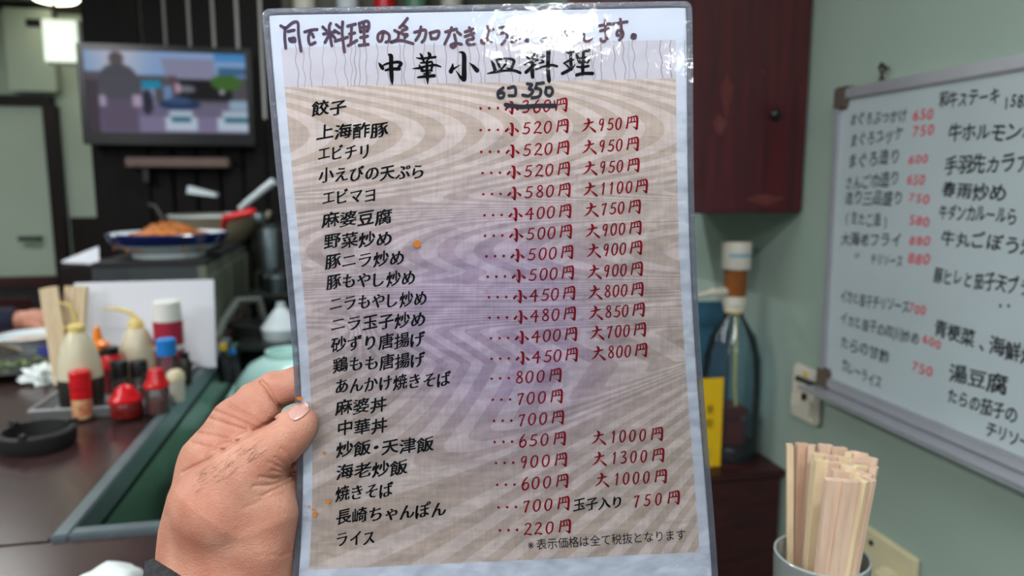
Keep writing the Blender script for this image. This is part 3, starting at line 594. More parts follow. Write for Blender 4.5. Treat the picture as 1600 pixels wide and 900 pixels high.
for k, (px, w) in enumerate(((60, .34), (10, .34))):
    Y = 3.45 - k*.5; c = ony(px, 432 + k*34, Y)
    t = thing('dining_chair', (c.x - .1, Y, 0), ['dark wooden chair back nearer the far door', 'dark wooden chair back at the left edge behind the guest arm'][k], 'chair')
    MB().box(c.x - w + .08, c.x + .08, Y, Y + .03, c.z - .05, c.z, .008).build('top_rail', M['redwood2'], t)
    MB().box(c.x - w + .1, c.x + .06, Y + .005, Y + .02, c.z - .3, c.z - .05, .004).build('backrest', M['blackm'], t)
    MB().box(c.x - w + .08, c.x + .08, Y - .38, Y, .42, .46, .01).build('seat', M['blackm'], t)
    for (lx, ly) in ((-w + .09, 0), (.05, 0), (-w + .09, -.36), (.05, -.36)):
        MB().box(c.x + lx, c.x + lx + .03, Y + ly, Y + ly + .025, 0, .42 if ly else c.z - .05).build('leg', M['darkwood'], t)

# ------------------------------------------------------------------ right side: cabinet, lower chest, bottle
cz = ony(1257, 333, 1.10).z; cx0 = ony(985, 333, 1.10).x
t = thing('red_wall_cabinet', (.5, 1.1, cz), 'dark red wooden wall cabinet hanging beside the whiteboard', 'cabinet')
MB().box(cx0, R_X - .001, 1.118, 1.48, cz, CEIL - .02, .002).build('body', M['redwood'], t)
dd = MB().box(cx0 + .004, R_X - .004, 1.098, 1.118, cz + .001, CEIL - .03, .003).build('door', M['redwood'], t)
k = ony(1212, 179, 1.095); MB().lathe([(.008, 0), (.009, .006), (.006, .009), (.002, .01)], Mx=Matrix.Rotation(PI/2, 4, 'X'), c=(k.x, 1.098, k.z), n=20).build('keyhole', M['black'], dd)
for (px, py, w, h) in ((1135, 150, .010, .03), (1125, 195, .012, .014), (1195, 312, .03, .008), (1192, 113, .004, .004)):
    k = ony(px, py, 1.097); rr = [(k.x + w*math.cos(a)*(1 + .25*math.sin(3*a)), 1.0975, k.z + h*math.sin(a)*(1 + .2*math.sin(4*a + 1))) for a in np.linspace(0, 2*PI, 22)[:-1]]
    MB().add([(x, y - .0006, z) for x, y, z in rr], [tuple(range(21))]).build('worn_patch', mat('worn_wood', (98, 48, 42), .6, c2=(84, 28, 32), nscale=40), dd)
lz = ony(1228, 733, 1.11).z; lx0 = ony(1010, 740, 1.11).x
t = thing('dark_red_chest', (.5, 1.11, 0), 'dark red-brown wooden chest carrying the big liquor bottle', 'chest')
MB().box(lx0, R_X - .002, 1.13, 1.50, .0, lz - .012, .002).build('body', M['redwood2'], t)
MB().box(lx0 + .005, R_X - .006, 1.113, 1.13, .78 - .6, lz - .013, .003).build('door', M['redwood2'], t)
MB().box(lx0 - .005, R_X - .001, 1.105, 1.51, lz - .012, lz, .003).build('top', M['redwood2'], t)
# liquor bottle with pump dispenser
def big_bottle():
    D = 1.30; c = Vector(P(1142, 715, D)); c.z = lz; c.y = 1.20; c.x = ony(1142, 600, 1.2).x
    u = 1/905.
    t = thing('liquor_dispenser_bottle', c, 'big clear liquor bottle with a white pump dispenser on the chest', 'bottle')
    z = lambda py: ony(1142, py, 1.2).z - c.z
    MB().lathe([(.05, .0), (.052, .005), (.052, z(600)), (.050, z(560)), (.040, z(525)), (.018, z(495)), (.015, z(484))], c=c, n=40, closed=False).build('glass_body', M['glassb'], t)
    MB().lathe([(.048, .004), (.049, .008), (.049, z(690)), (.047, z(688))], c=c, n=40).build('liquor', mat('dark_liquor', (46, 22, 20), .1), t)
    MB().lathe([(.019, z(484)), (.019, z(478)), (.021, z(476)), (.021, z(462))], c=c, n=32).build('collar', M['ivory'], t)
    MB().lathe([(.018, z(484)), (.017, z(488))], c=c, n=32).build('gold_ring', M['nozzle'], t)
    MB().lathe([(.020, z(462)), (.020, z(420))], c=c, n=32).build('measuring_chamber', M['liquor'], t)
    MB().lathe([(.025, z(420)), (.026, z(418)), (.026, z(380)), (.024, z(377))], c=c, n=32).build('pump_cap', M['ivory'], t)
    cap = c + Vector((0, 0, z(398)))
    mb = MB()     # printed band of blue letters on the cap
    for k in range(8):
        w0 = -PI/2 - .9 + k*.21; h = .0035
        pts = [cap + Vector((.0264*math.cos(w), .0264*math.sin(w), zz)) for zz in (-h, h) for w in (w0, w0 + .13)]
        mb.add(pts, [(0, 1, 3, 2)])
    mb.build('printed_letters', M['blueprint'], t)
    s = c + Vector((-.018, -.002, z(455))); MB().tube([s, s + Vector((-.030, -.004, 0)), s + Vector((-.032, -.004, 0)), s + Vector((-.065, -.008, -.006))], [.0075, .0075, .005, .0045]).build('spout', M['ivory'], t)
    MB().tube([c + Vector((.005, 0, z(484))), c + Vector((.008, 0, z(600))), c + Vector((.018, 0, .02))], .003).build('dip_tube', M['nozzle'], t)
    # yellow hanging card and blue label
    y0 = c.y - .056; a = ony(1093, 592, y0); b = ony(1125, 728, y0)
    ct = MB().box(a.x - .012, b.x, y0 - .001, y0, b.z, a.z, 0).build('yellow_tag', M['yellow'], t, label='yellow hanging card with black characters')
    return t, c, y0, a, b
t, c, y0, a, b = big_bottle()
V, F, wid = layout('焼', .010, .02, .0); mb = MB()
for ch, px, py, sz in (('焼', 1113, 640, .018), ('酎', 1113, 662, .018), ('二', 1114, 704, .006), ('十', 1114, 712, .006)):
    v, _, f = glyph(ch); k = ony(px, py, y0 - .002); mb.add([(k.x - .004 + q[0]*sz*.8, y0 - .0016, k.z + q[1]*sz) for q in v], f)
mb.build('tag_lettering', M['ink'], [o for o in bpy.data.objects if o.name == 'yellow_tag'][0])
bpy.data.objects['tag_lettering'].matrix_parent_inverse = Matrix()
bx = ony(1117, 500, 1.30)
t = thing('blue_folder', (bx.x, 1.32, lz), 'blue upright folder behind the liquor bottle', 'folder')
MB().box(bx.x - .08, ony(1139, 500, 1.32).x, 1.32, 1.335, lz, ony(1117, 472, 1.32).z, .002).build('cover', M['bluecloth'], t)
MB().box(bx.x - .078, ony(1138, 500, 1.335).x, 1.335, 1.345, lz, ony(1117, 474, 1.32).z - .004, .001).build('pages', M['paper'], t)
k = ony(1212, 738, 1.22)
t = thing('maroon_box', (k.x, 1.27, lz), 'shiny maroon box with rounded lid between the bottle and the wall', 'box')
MB().box(.632, .685, 1.18, 1.24, lz, lz + .075, .01).build('body', M['maroon'], t)
MB().box(.630, .687, 1.178, 1.242, lz + .075, lz + .092, .006).build('lid', M['maroon'], t)
k = ony(1238, 655, 1.17)

# ------------------------------------------------------------------ whiteboard on the right wall
BX = .700
p_tl, p_bl = onx(1303, 143, BX), onx(1280, 606, BX)
by1 = (p_tl.y + p_bl.y)/2; by0 = by1 - .62; bz1 = onx(1303, 141, BX).z; bz0 = onx(1284, 603, BX).z
t = thing('whiteboard', (BX, (by0 + by1)/2, bz0), 'framed whiteboard on the right wall covered in handwritten dishes', 'whiteboard')
MB().box(BX + .004, BX + .014, by0 + .01, by1 - .01, bz0 + .01, bz1 - .01).build('panel', M['board'], t)
fw = .017
for nm, bb in (('frame_rail', (by0, by1, bz1 - fw, bz1)), ('frame_rail', (by0, by1, bz0, bz0 + fw)), ('frame_rail', (by1 - fw*.75, by1, bz0 + fw, bz1 - fw)), ('frame_rail', (by0, by0 + fw, bz0 + fw, bz1 - fw))):
    MB().box(BX - .001, R_X - .001, bb[0], bb[1], bb[2], bb[3], .002).build(nm, M['alu'], t)
for (y_, z_) in ((by1 - .028, bz1 - .03), (by1 - .026, bz0 - .003)):
    MB().box(BX - .003, R_X - .001, y_, y_ + .03, z_, z_ + .033, .003).build('corner_cap', M['brownplastic'], t)
MB().box(BX - .036, BX, by0, by1 + .0, bz0 - .005, bz0 - .001, .0015).box(BX - .036, BX - .034, by0, by1, bz0 - .001, bz0 + .003, .0005).box(BX, R_X - .001, by0, by1 + .01, bz0 - .012, bz0 - .001, .002).build('pen_tray', M['alu'], t)
MB().tube([(BX + .003, by1 + .004, bz0 - .004), (BX - .02, by1 + .03, bz0 + .004)], .0045).build('tray_end', M['blackm'], t)
h = onx(1378, 131, BX + .01)
MB().tube([h + Vector((0, -.008, -.004)), h + Vector((0, .002, .014)), h + Vector((0, .008, .022)), h + Vector((0, .004, .028)), h + Vector((0, -.002, .024))], .0018, 8).tube([h + Vector((0, .008, -.004)), h + Vector((0, 0, .016)), h + Vector((0, -.006, .022))], .0018, 8).build('hanging_loop', M['rope'], t)
MB().tube([h + Vector((.012, .003, .020)), h + Vector((-.006, .0, .024))], .0016, 8).build('hook', M['darksteel'], t)
def board_text(text, x0, y0, x1, y1, hpx, m, grow=.012, wob=.10, into=None):
    a, b = onx(x0, y0, BX + .0035), onx(x1, y1, BX + .0035)
    mid = onx((x0 + x1)/2, (y0 + y1)/2, BX); dep = (mid.x*sy + mid.y*cy)
    size = hpx*dep/FPX*1.02
    V, F, wd = layout(text, 1.0, grow, 0, .1, .05, wob, digit=.6)
    L = (b - a).length; ex = (b - a)/L; ez = Vector((0, 0, 1)); k = L/wd
    into.add([a + ex*(v[0]*k) + ez*(v[1]*size) for v in V], F)
blk, redm = MB(), MB()
for row in (('まぐろぶっかけ', 1328, 188, 1418, 179, 22), ('まぐろユッケ', 1328, 222, 1412, 207, 24), ('まぐろ造り', 1325, 252, 1408, 243, 25), ('さんご巾造り', 1320, 286, 1406, 279, 23), ('造り三品盛り', 1320, 309, 1412, 311, 23),
            ('(生たこ造)', 1318, 340, 1390, 346, 23), ('大海老フライ', 1314, 373, 1409, 376, 23), ('〃', 1332, 400, 1346, 401, 18), ('チリソース', 1360, 404, 1411, 408, 21), ('イカと茄子チリソース', 1313, 463, 1421, 481, 22),
            ('イカと茄子の四川炒め', 1313, 497, 1437, 531, 22), ('たらの甘酢', 1313, 533, 1390, 560, 23), ('カレーライス', 1315, 569, 1378, 601, 24),
            ('和牛ステーキ', 1467, 157, 1563, 150, 26), ('1585', 1567, 160, 1612, 155, 26), ('牛ホルモン焼', 1482, 209, 1624, 203, 28), ('手羽先カラアゲ', 1476, 260, 1640, 252, 30), ('春雨炒め', 1471, 296, 1573, 303, 27),
            ('牛ダンカルールら', 1467, 330, 1590, 339, 26), ('牛丸ごぼう煮', 1470, 370, 1625, 388, 28), ('豚ヒレと茄子天プラ', 1459, 430, 1612, 450, 29), ('青梗菜、海鮮炒', 1460, 511, 1622, 562, 30), ('湯豆腐', 1483, 580, 1574, 605, 31),
            ('たらの茄子の', 1480, 618, 1590, 652, 28), ('チリソース', 1541, 668, 1630, 702, 28)):
    board_text(*row, None, into=blk, grow=.010 if row[1] < 1440 else .020, wob=.15)
for row in (('650', 1426, 180, 1459, 178, 21), ('750', 1425, 205, 1461, 201, 22), ('600', 1419, 249, 1451, 248, 18), ('650', 1417, 280, 1446, 280, 20), ('750', 1419, 308, 1453, 312, 19), ('580', 1420, 343, 1453, 347, 19),
            ('880', 1420, 375, 1454, 377, 19), ('880', 1418, 403, 1454, 405, 22), ('700', 1420, 480, 1447, 486, 20), ('600', 1441, 528, 1471, 540, 20), ('750', 1424, 571, 1458, 582, 21)):
    board_text(*row, None, into=redm, grow=.015)
for px in (1563, 1576):
    k = onx(px, 478, BX + .0035); blk.add([k + Vector((0, .0016*math.cos(a), .0022*math.sin(a))) for a in np.linspace(0, 6.28, 9)[:-1]], [tuple(range(8))])
blk.build('black_handwriting', M['marker'], t, kind='stuff'); redm.build('red_price_handwriting', M['markerred'], t, kind='stuff')

# switch by the board, outlet plate below
a, b = onx(1246, 566, R_X - .008), onx(1291, 665, R_X - .008)
yA, yB = onx(1248, 600, R_X).y, onx(1289, 600, R_X).y; zA, zB = onx(1268, 573, R_X).z, onx(1268, 658, R_X).z
t = thing('wall_switch', (R_X, (yA + yB)/2, zB), 'white wall switch box beside the lower corner of the whiteboard', 'switch')
MB().box(R_X - .014, R_X - .0005, yB, yA, zB, zA, .004).build('box', M['ivory'], t)
MB().box(R_X - .018, R_X - .014, yB + .008, yA - .006, (zA + zB)/2 - .03, (zA + zB)/2 - .004, .002).build('rocker', M['ivory'], t)
k = onx(1258, 585, R_X - .016); MB().box(R_X - .017, R_X - .014, k.y - .004, k.y + .004, k.z - .004, k.z + .004, .001).build('indicator', M['yellow'], t)
k2 = onx(1257, 620, R_X - .016); MB().box(R_X - .020, R_X - .014, k2.y - .004, k2.y + .004, k2.z - .006, k2.z + .006, .001).build('button', M['darksteel'], t)
e = onx(1436, 874, R_X - .004); e0 = onx(1334, 812, R_X - .004)
t = thing('outlet_plate', (R_X, e.y, e.z - .08), 'cream electrical outlet plate on the wall behind the chopstick glass', 'outlet')
MB().box(R_X - .010, R_X - .0005, e.y, e0.y + .02, e.z - .09, e.z, .003).build('plate', M['cream'], t)
k = onx(1362, 848, R_X - .010); MB().lathe([(.004, 0), (.004, .002)], Mx=Matrix.Rotation(-PI/2, 4, 'Y'), c=(R_X - .010, k.y, k.z), n=16).build('screw', M['darksteel'], t)
k = onx(1390, 905, R_X - .02); MB().box(R_X - .035, R_X - .010, k.y - .016, k.y + .016, k.z - .02, k.z + .012, .005).build('plug', M['cream'], t)

# ------------------------------------------------------------------ glass of chopsticks
GR = .034; gc = Vector(P(1284, 866, .55)); GZ = gc.z
t = thing('chopstick_glass', (gc.x, gc.y, CT), 'clear drinking glass holding wooden chopsticks at the lower right', 'glass')
MB().lathe([(.001, .0), (.029, 0), (.031, .004), (GR, GZ - CT - .002), (GR - .0008, GZ - CT), (GR - .0022, GZ - CT - .002), (.0285, .007), (.001, .006)], c=(gc.x, gc.y, CT), n=56, closed=False).build('glass_body', thin_clear('tumbler_glass', (235, 240, 240), .04, extra=.28, extra_col=(205, 214, 212)), t)
mb = MB(); mb.tube([(gc.x + (GR - .001)*math.cos(w), gc.y + (GR - .001)*math.sin(w), GZ) for w in np.linspace(0, 2*PI, 57)], .0011, 8); mb.build('rim', thin_clear('glass_rim', (200, 210, 212), .05, extra=.6, extra_col=(200, 208, 210)), t)
tops = [ # px, py, yaw degrees, width mm, material, label
 (1234, 695, 75, 10, 'chop2', 'thin pale chopstick standing apart at the left rim of the glass'),
 (1253, 692, 8, 9.5, 'chop3', 'brownish chopstick pair second from the left in the glass'),
 (1269, 695, 60, 9.5, 'chop', 'turned chopstick pair between the brownish one and the back row'),
 (1290, 694, 5, 10.5, 'chop', 'wide chopstick pair at the back of the glass, left of centre'),
 (1313, 699, 12, 10, 'chop', 'chopstick pair at the back centre of the glass'),
 (1330, 706, 40, 10, 'chop2', 'chopstick pair behind the tallest slanted one at the back right'), (1345, 707, -30, 10.5, 'chop', 'tallest slanted chopstick pair at the back right of the glass'), (1360, 714, -38, 10.5, 'chop', 'slanted chopstick pair at the far right back of the glass'),
 (1281, 708, 5, 11, 'chop2', 'pale yellowish chopstick pair left of centre in the glass'), (1302, 712, 15, 10, 'chop', 'chopstick pair in the second row, left of the glass centre'), (1322, 715, -20, 10, 'chop2', 'pale chopstick pair in the second row, right of the glass centre'), (1340, 720, 20, 10, 'chop', 'chopstick pair in the second row, far right'),
 (1286, 719, 0, 11.5, 'chop2', 'broad front chopstick pair with a yellow tinge in the glass'), (1306, 722, 10, 10, 'chop', 'chopstick pair in the third row at the glass centre'), (1326, 727, -25, 10, 'chop2', 'pale slanted chopstick pair in the third row, right of centre'), (1346, 727, 10, 10, 'chop2', 'pale chopstick pair in the third row near the right edge'),
 (1313, 734, 0, 11.5, 'chop', 'chopstick pair just behind the front row, at the middle'), (1334, 735, -35, 10, 'chop2', 'pale slanted chopstick pair behind the right front one'), (1352, 738, -50, 10, 'chop', 'chopstick pair just left of the rightmost leaning one'), (1366, 730, 55, 9, 'chop', 'rightmost leaning chopstick pair in the glass'),
 (1302, 748, 2, 11, 'chop', 'frontmost chopstick pair at the middle of the glass'), (1328, 750, 4, 11.5, 'chop', 'frontmost chopstick pair right of the middle one'), (1345, 748, -55, 9.5, 'chop2', 'narrow turned chopstick pair right of the front two'), (1357, 746, -60, 9.5, 'chop', 'angled chopstick pair at the right front of the glass'),
]
TZ = CT + .20
tw = [onz(px, py, TZ) for px, py, *_ in tops]; tc = sum(tw, Vector())/len(tw)
for (px, py, yaw, wmm, m, lab), w in zip(tops, tw):
    off = w - tc; b = Vector((gc.x + off.x*.62, gc.y + off.y*.62, CT + .0075)); r = Vector((b.x - gc.x, b.y - gc.y, 0))
    if r.length > .021: r = r*(.021/r.length); b = Vector((gc.x + r.x, gc.y + r.y, b.z))
    # keep inside the rim where the stick passes it
    fr = (GZ - b.z)/(w.z - b.z); at = b + (w - b)*fr; rr = Vector((at.x - gc.x, at.y - gc.y, 0))
    if rr.length > .027: adj = rr*(.027/rr.length - 1); b = b + adj*.8/(1 - fr) if False else b + adj
    d = (w - b).normalized(); L = (w - b).length
    ax = Vector((math.cos(math.radians(yaw) - YAW), math.sin(math.radians(yaw) - YAW), 0)); ax = (ax - d*ax.dot(d)).normalized(); ay = d.cross(ax)
    Mx = Matrix((ax, ay, d)).transposed().to_4x4(); Mx.translation = b; hw = wmm/2000
    mb = MB().box(-hw, -.00006, -.0024, .0024, 0, L, .0003, Mx).box(.00006, hw, -.0024, .0024, 0, L - random.random()*.0006, .0003, Mx).box(-.0012, .0012, -.0022, .0022, .01, L - .0005, 0, Mx)
    mb.build('disposable_chopsticks', M[m], None, lab or 'wooden disposable chopstick pair packed in the middle of the glass', 'chopsticks', 'chopsticks standing in the glass')

# ------------------------------------------------------------------ the menu
def phase_field(x, y):
    sm = lambda e0, e1, v: (lambda t: t*t*(3 - 2*t))(np.clip((v - e0)/(e1 - e0), 0, 1))
    A = (x + .050*(np.clip(y, 0, 330) - 208 + .012*(x - 460))**2*np.where(y > 208, .7, .8))/62.
    A = A + .25*np.sin(x/95 + y/60)
    B = (-(x - 700) + .065*(y - 392)**2)/70. + 8.5 + 1.0*np.sin(x/170)
    yc = y - 452 + .02*(x - 760) + .05*np.clip(y - 460, 0, 40)/40*(x - 760); Cc = 2.4*np.arcsinh(yc/8) + 10 + .3*np.sin(x/80)
    dx, dy = x - 575, y - 522; g = np.hypot(dx, dy) + 1.68*dx + 1.31*dy + 6*np.maximum(0, 568 - y)*sm(540, 600, x)
    D1 = 6.45*np.log(1 + np.maximum(g + 60, 0)/150) + 10 + .15*np.sin(x/60)
    th = np.degrees(np.arctan2(y - 480, 1300 - x)); D2 = th/3.4 + 12 + .25*np.sin(th/5 + x/150)
    wD = sm(19, 27, th); D = D1*(1 - wD) + D2*wD
    o = A*(1 - sm(290, 350, y)) + (B*(1 - sm(420, 450, y)) + (Cc*(1 - sm(478, 520, y)) + D*sm(478, 520, y))*sm(420, 450, y))*sm(290, 350, y)
    return o
def paper_mat():
    m = bpy.data.materials.new('printed_menu_paper'); m.use_nodes = True; nt = m.node_tree; b = nt.nodes['Principled BSDF']; N = nt.nodes.new; L = nt.links.new
    ph = N('ShaderNodeAttribute'); ph.attribute_name = 'phase'; pu = N('ShaderNodeAttribute'); pu.attribute_name = 'purple'; sep = N('ShaderNodeAttribute'); sep.attribute_name = 'print'
    mu = N('ShaderNodeMath'); mu.operation = 'MULTIPLY'; mu.inputs[1].default_value = 2*PI; L(ph.outputs['Fac'], mu.inputs[0])
    si = N('ShaderNodeMath'); si.operation = 'SINE'; L(mu.outputs[0], si.inputs[0])
    rp = N('ShaderNodeMapRange'); rp.inputs[1].default_value = -.12; rp.inputs[2].default_value = .12; L(si.outputs[0], rp.inputs[0])
    def mix(c1, c2, fac):
        k = N('ShaderNodeMix'); k.data_type = 'RGBA'
        for i, c in ((6, c1), (7, c2)):
            if isinstance(c, tuple): k.inputs[i].default_value = (*lin(c), 1)
            else: L(c, k.inputs[i])
        L(fac, k.inputs[0]); return k.outputs[2]
    lt = mix((226, 212, 206), (216, 200, 218), pu.outputs['Fac']); dk = mix((208, 191, 180), (196, 176, 200), pu.outputs['Fac'])
    band = mix(dk, lt, rp.outputs[0])
    # woven grain
    tc = N('ShaderNodeTexCoord'); n1 = N('ShaderNodeTexNoise'); n1.inputs['Scale'].default_value = 60; mp = N('ShaderNodeMapping'); mp.inputs['Scale'].default_value = (1, 1, 12); L(tc.outputs['Object'], mp.inputs[0]); L(mp.outputs[0], n1.inputs['Vector'])
    mp2 = N('ShaderNodeMapping'); mp2.inputs['Scale'].default_value = (12, 12, 1); n2 = N('ShaderNodeTexNoise'); n2.inputs['Scale'].default_value = 60; L(tc.outputs['Object'], mp2.inputs[0]); L(mp2.outputs[0], n2.inputs['Vector'])
    ad = N('ShaderNodeMath'); ad.operation = 'ADD'; L(n1.outputs['Fac'], ad.inputs[0]); L(n2.outputs['Fac'], ad.inputs[1])
    rg = N('ShaderNodeMapRange'); rg.inputs[1].default_value = .7; rg.inputs[2].default_value = 1.3; rg.inputs[3].default_value = .90; rg.inputs[4].default_value = 1.08; L(ad.outputs[0], rg.inputs[0])
    hv = N('ShaderNodeMix'); hv.data_type = 'RGBA'; hv.blend_type = 'MULTIPLY'; hv.inputs[0].default_value = 1; L(band, hv.inputs[6]); L(rg.outputs[0], hv.inputs[7])
    # print region masks from the 'print' attribute: 0 white border, 1 wood print, 2 title band
    g1 = N('ShaderNodeMath'); g1.operation = 'GREATER_THAN'; g1.inputs[1].default_value = .5; L(sep.outputs['Fac'], g1.inputs[0])
    g2 = N('ShaderNodeMath'); g2.operation = 'GREATER_THAN'; g2.inputs[1].default_value = 1.5; L(sep.outputs['Fac'], g2.inputs[0])
    o1 = mix((222, 228, 240), hv.outputs[2], g1.outputs[0]); o2 = mix(o1, (216, 212, 220), g2.outputs[0])
    L(o2, b.inputs['Base Color']); b.inputs['Roughness'].default_value = .6; b.inputs['Specular IOR Level'].default_value = .2
    return m
menu = thing('laminated_menu', sheet(np.array(.5), np.array(.5)), 'laminated paper menu of small Chinese dishes held up in a hand', 'menu')
def sheet_grid(svals, tvals, h):
    S, T = np.meshgrid(svals, tvals); return S, T, sheet_off(S, T, h)
def grid_mesh(name, svals, tvals, h, m, parent, attrs=True, thick=0):
    S, T, W_ = sheet_grid(svals, tvals, h); ny, nx = S.shape
    fs = [(j*nx + i, (j + 1)*nx + i, (j + 1)*nx + i + 1, j*nx + i + 1) for j in range(ny - 1) for i in range(nx - 1)]
    me = bpy.data.meshes.new(name); me.from_pydata(W_.reshape(-1, 3).tolist(), [], fs); me.polygons.foreach_set('use_smooth', [True]*len(fs)); me.materials.append(m)
    o = bpy.data.objects.new(name, me); COL.objects.link(o); o.parent = parent; o.matrix_parent_inverse = Matrix.Translation(parent.location).inverted()
    return o, S, T, fs
pmat = paper_mat()
sv = np.linspace(0, 1, 261); tv_ = np.linspace(0, 1, 361)
o, S, T, fs = grid_mesh('paper_sheet', sv, tv_, 0, pmat, menu)
px_, py_ = proj(sheet(S, T))
x_ = o.data.attributes.new('phase', 'FLOAT', 'POINT'); x_.data.foreach_set('value', phase_field(px_, py_).ravel())
pur = np.clip(1.25*np.exp(-((px_ - 800)/150)**2 - ((py_ - 520)/170)**2) + .5*np.exp(-((px_ - 640)/200)**2 - ((py_ - 470)/130)**2), 0, 1)
x_ = o.data.attributes.new('purple', 'FLOAT', 'POINT'); x_.data.foreach_set('value', pur.ravel())
s0, t0 = inv([448, 1055, 480], [138, 122, 897]); u0 = inv([443, 1058], [72, 64])
pl, pr, ptop, pbot = (s0[0] + s0[2])/2, inv([1057, 1092], [122, 857])[0].mean(), t0[:2].mean(), inv([480, 1092], [897, 857])[1].mean()
pti = u0[1].mean()
fm = np.zeros(len(fs)); SC_ = .5*(S[:-1, :-1] + S[1:, 1:]); TC_ = .5*(T[:-1, :-1] + T[1:, 1:])
inx = (SC_ > pl) & (SC_ < pr); fm = np.where(inx & (TC_ > ptop) & (TC_ < pbot), 1, np.where(inx & (TC_ > pti) & (TC_ <= ptop), 2, 0))
x_ = o.data.attributes.new('print', 'FLOAT', 'FACE'); x_.data.foreach_set('value', fm.astype(float).ravel())
sol = o.modifiers.new('solid', 'SOLIDIFY'); sol.thickness = .0002; sol.offset = 0
# clear film front and back, with rounded corners
def film(h, name):
    ms, mt = .0155, .0118; sv = np.concatenate([[-ms, -ms*.8, -ms*.5], np.linspace(0, 1, 41), [1 + ms*.5, 1 + ms*.8, 1 + ms]]); tv = np.concatenate([[-mt, -mt*.8, -mt*.5], np.linspace(0, 1, 57), [1 + mt*.5, 1 + mt*.8, 1 + mt]])
    S, T = np.meshgrid(sv, tv); rs, rt = ms*1.3, mt*1.3
    for sx, cx0 in ((-1, -ms + rs), (1, 1 + ms - rs)):
        for st, cy0 in ((-1, -mt + rt), (1, 1 + mt - rt)):
            u = sx*(S - cx0)/rs; v = st*(T - cy0)/rt; q = (u > 0) & (v > 0); L = np.hypot(u, v); mx_ = np.maximum(u, v); f = np.where(q & (L > 0), mx_/np.maximum(L, 1e-6), 1)
            S = np.where(q, cx0 + sx*rs*u*f, S); T = np.where(q, cy0 + st*rt*v*f, T)
    return S, T, sheet_off(S, T, h)
mfilm = thin_clear('clear_laminate', (250, 251, 253), .07, bump=.35, bscale=70, fres=1.45)
mmargin = thin_clear('laminate_margin', (215, 216, 226), .18, extra=.30, extra_col=(176, 180, 196), bump=.8, bscale=420, fres=1.6)
for h, nm in ((.0009, 'front_film'), (-.0006, 'back_film')):
    S2, T2, W2 = film(h, nm); ny, nx = S2.shape
    fs = [(j*nx + i, (j + 1)*nx + i, (j + 1)*nx + i + 1, j*nx + i + 1) for j in range(ny - 1) for i in range(nx - 1)]
    me = bpy.data.meshes.new(nm); me.from_pydata(W2.reshape(-1, 3).tolist(), [], fs); me.polygons.foreach_set('use_smooth', [True]*len(fs)); me.materials.append(mfilm)
    o = bpy.data.objects.new(nm, me); COL.objects.link(o); o.parent = menu; o.matrix_parent_inverse = Matrix.Translation(menu.location).inverted()
S2, T2, W2 = film(0, 'm'); ny, nx = S2.shape
fs = [(j*nx + i, (j + 1)*nx + i, (j + 1)*nx + i + 1, j*nx + i + 1) for j in range(ny - 1) for i in range(nx - 1) if j < 3 or i < 3 or j >= ny - 4 or i >= nx - 4]
me = bpy.data.meshes.new('film_margin'); me.from_pydata(W2.reshape(-1, 3).tolist(), [], fs); me.materials.append(mmargin); me.polygons.foreach_set('use_smooth', [True]*len(fs))
o = bpy.data.objects.new('film_margin', me); COL.objects.link(o); o.parent = menu; o.matrix_parent_inverse = Matrix.Translation(menu.location).inverted(); o['label'] = 'milky clear laminate border'
sol = o.modifiers.new('solid', 'SOLIDIFY'); sol.thickness = .0003; sol.offset = 0
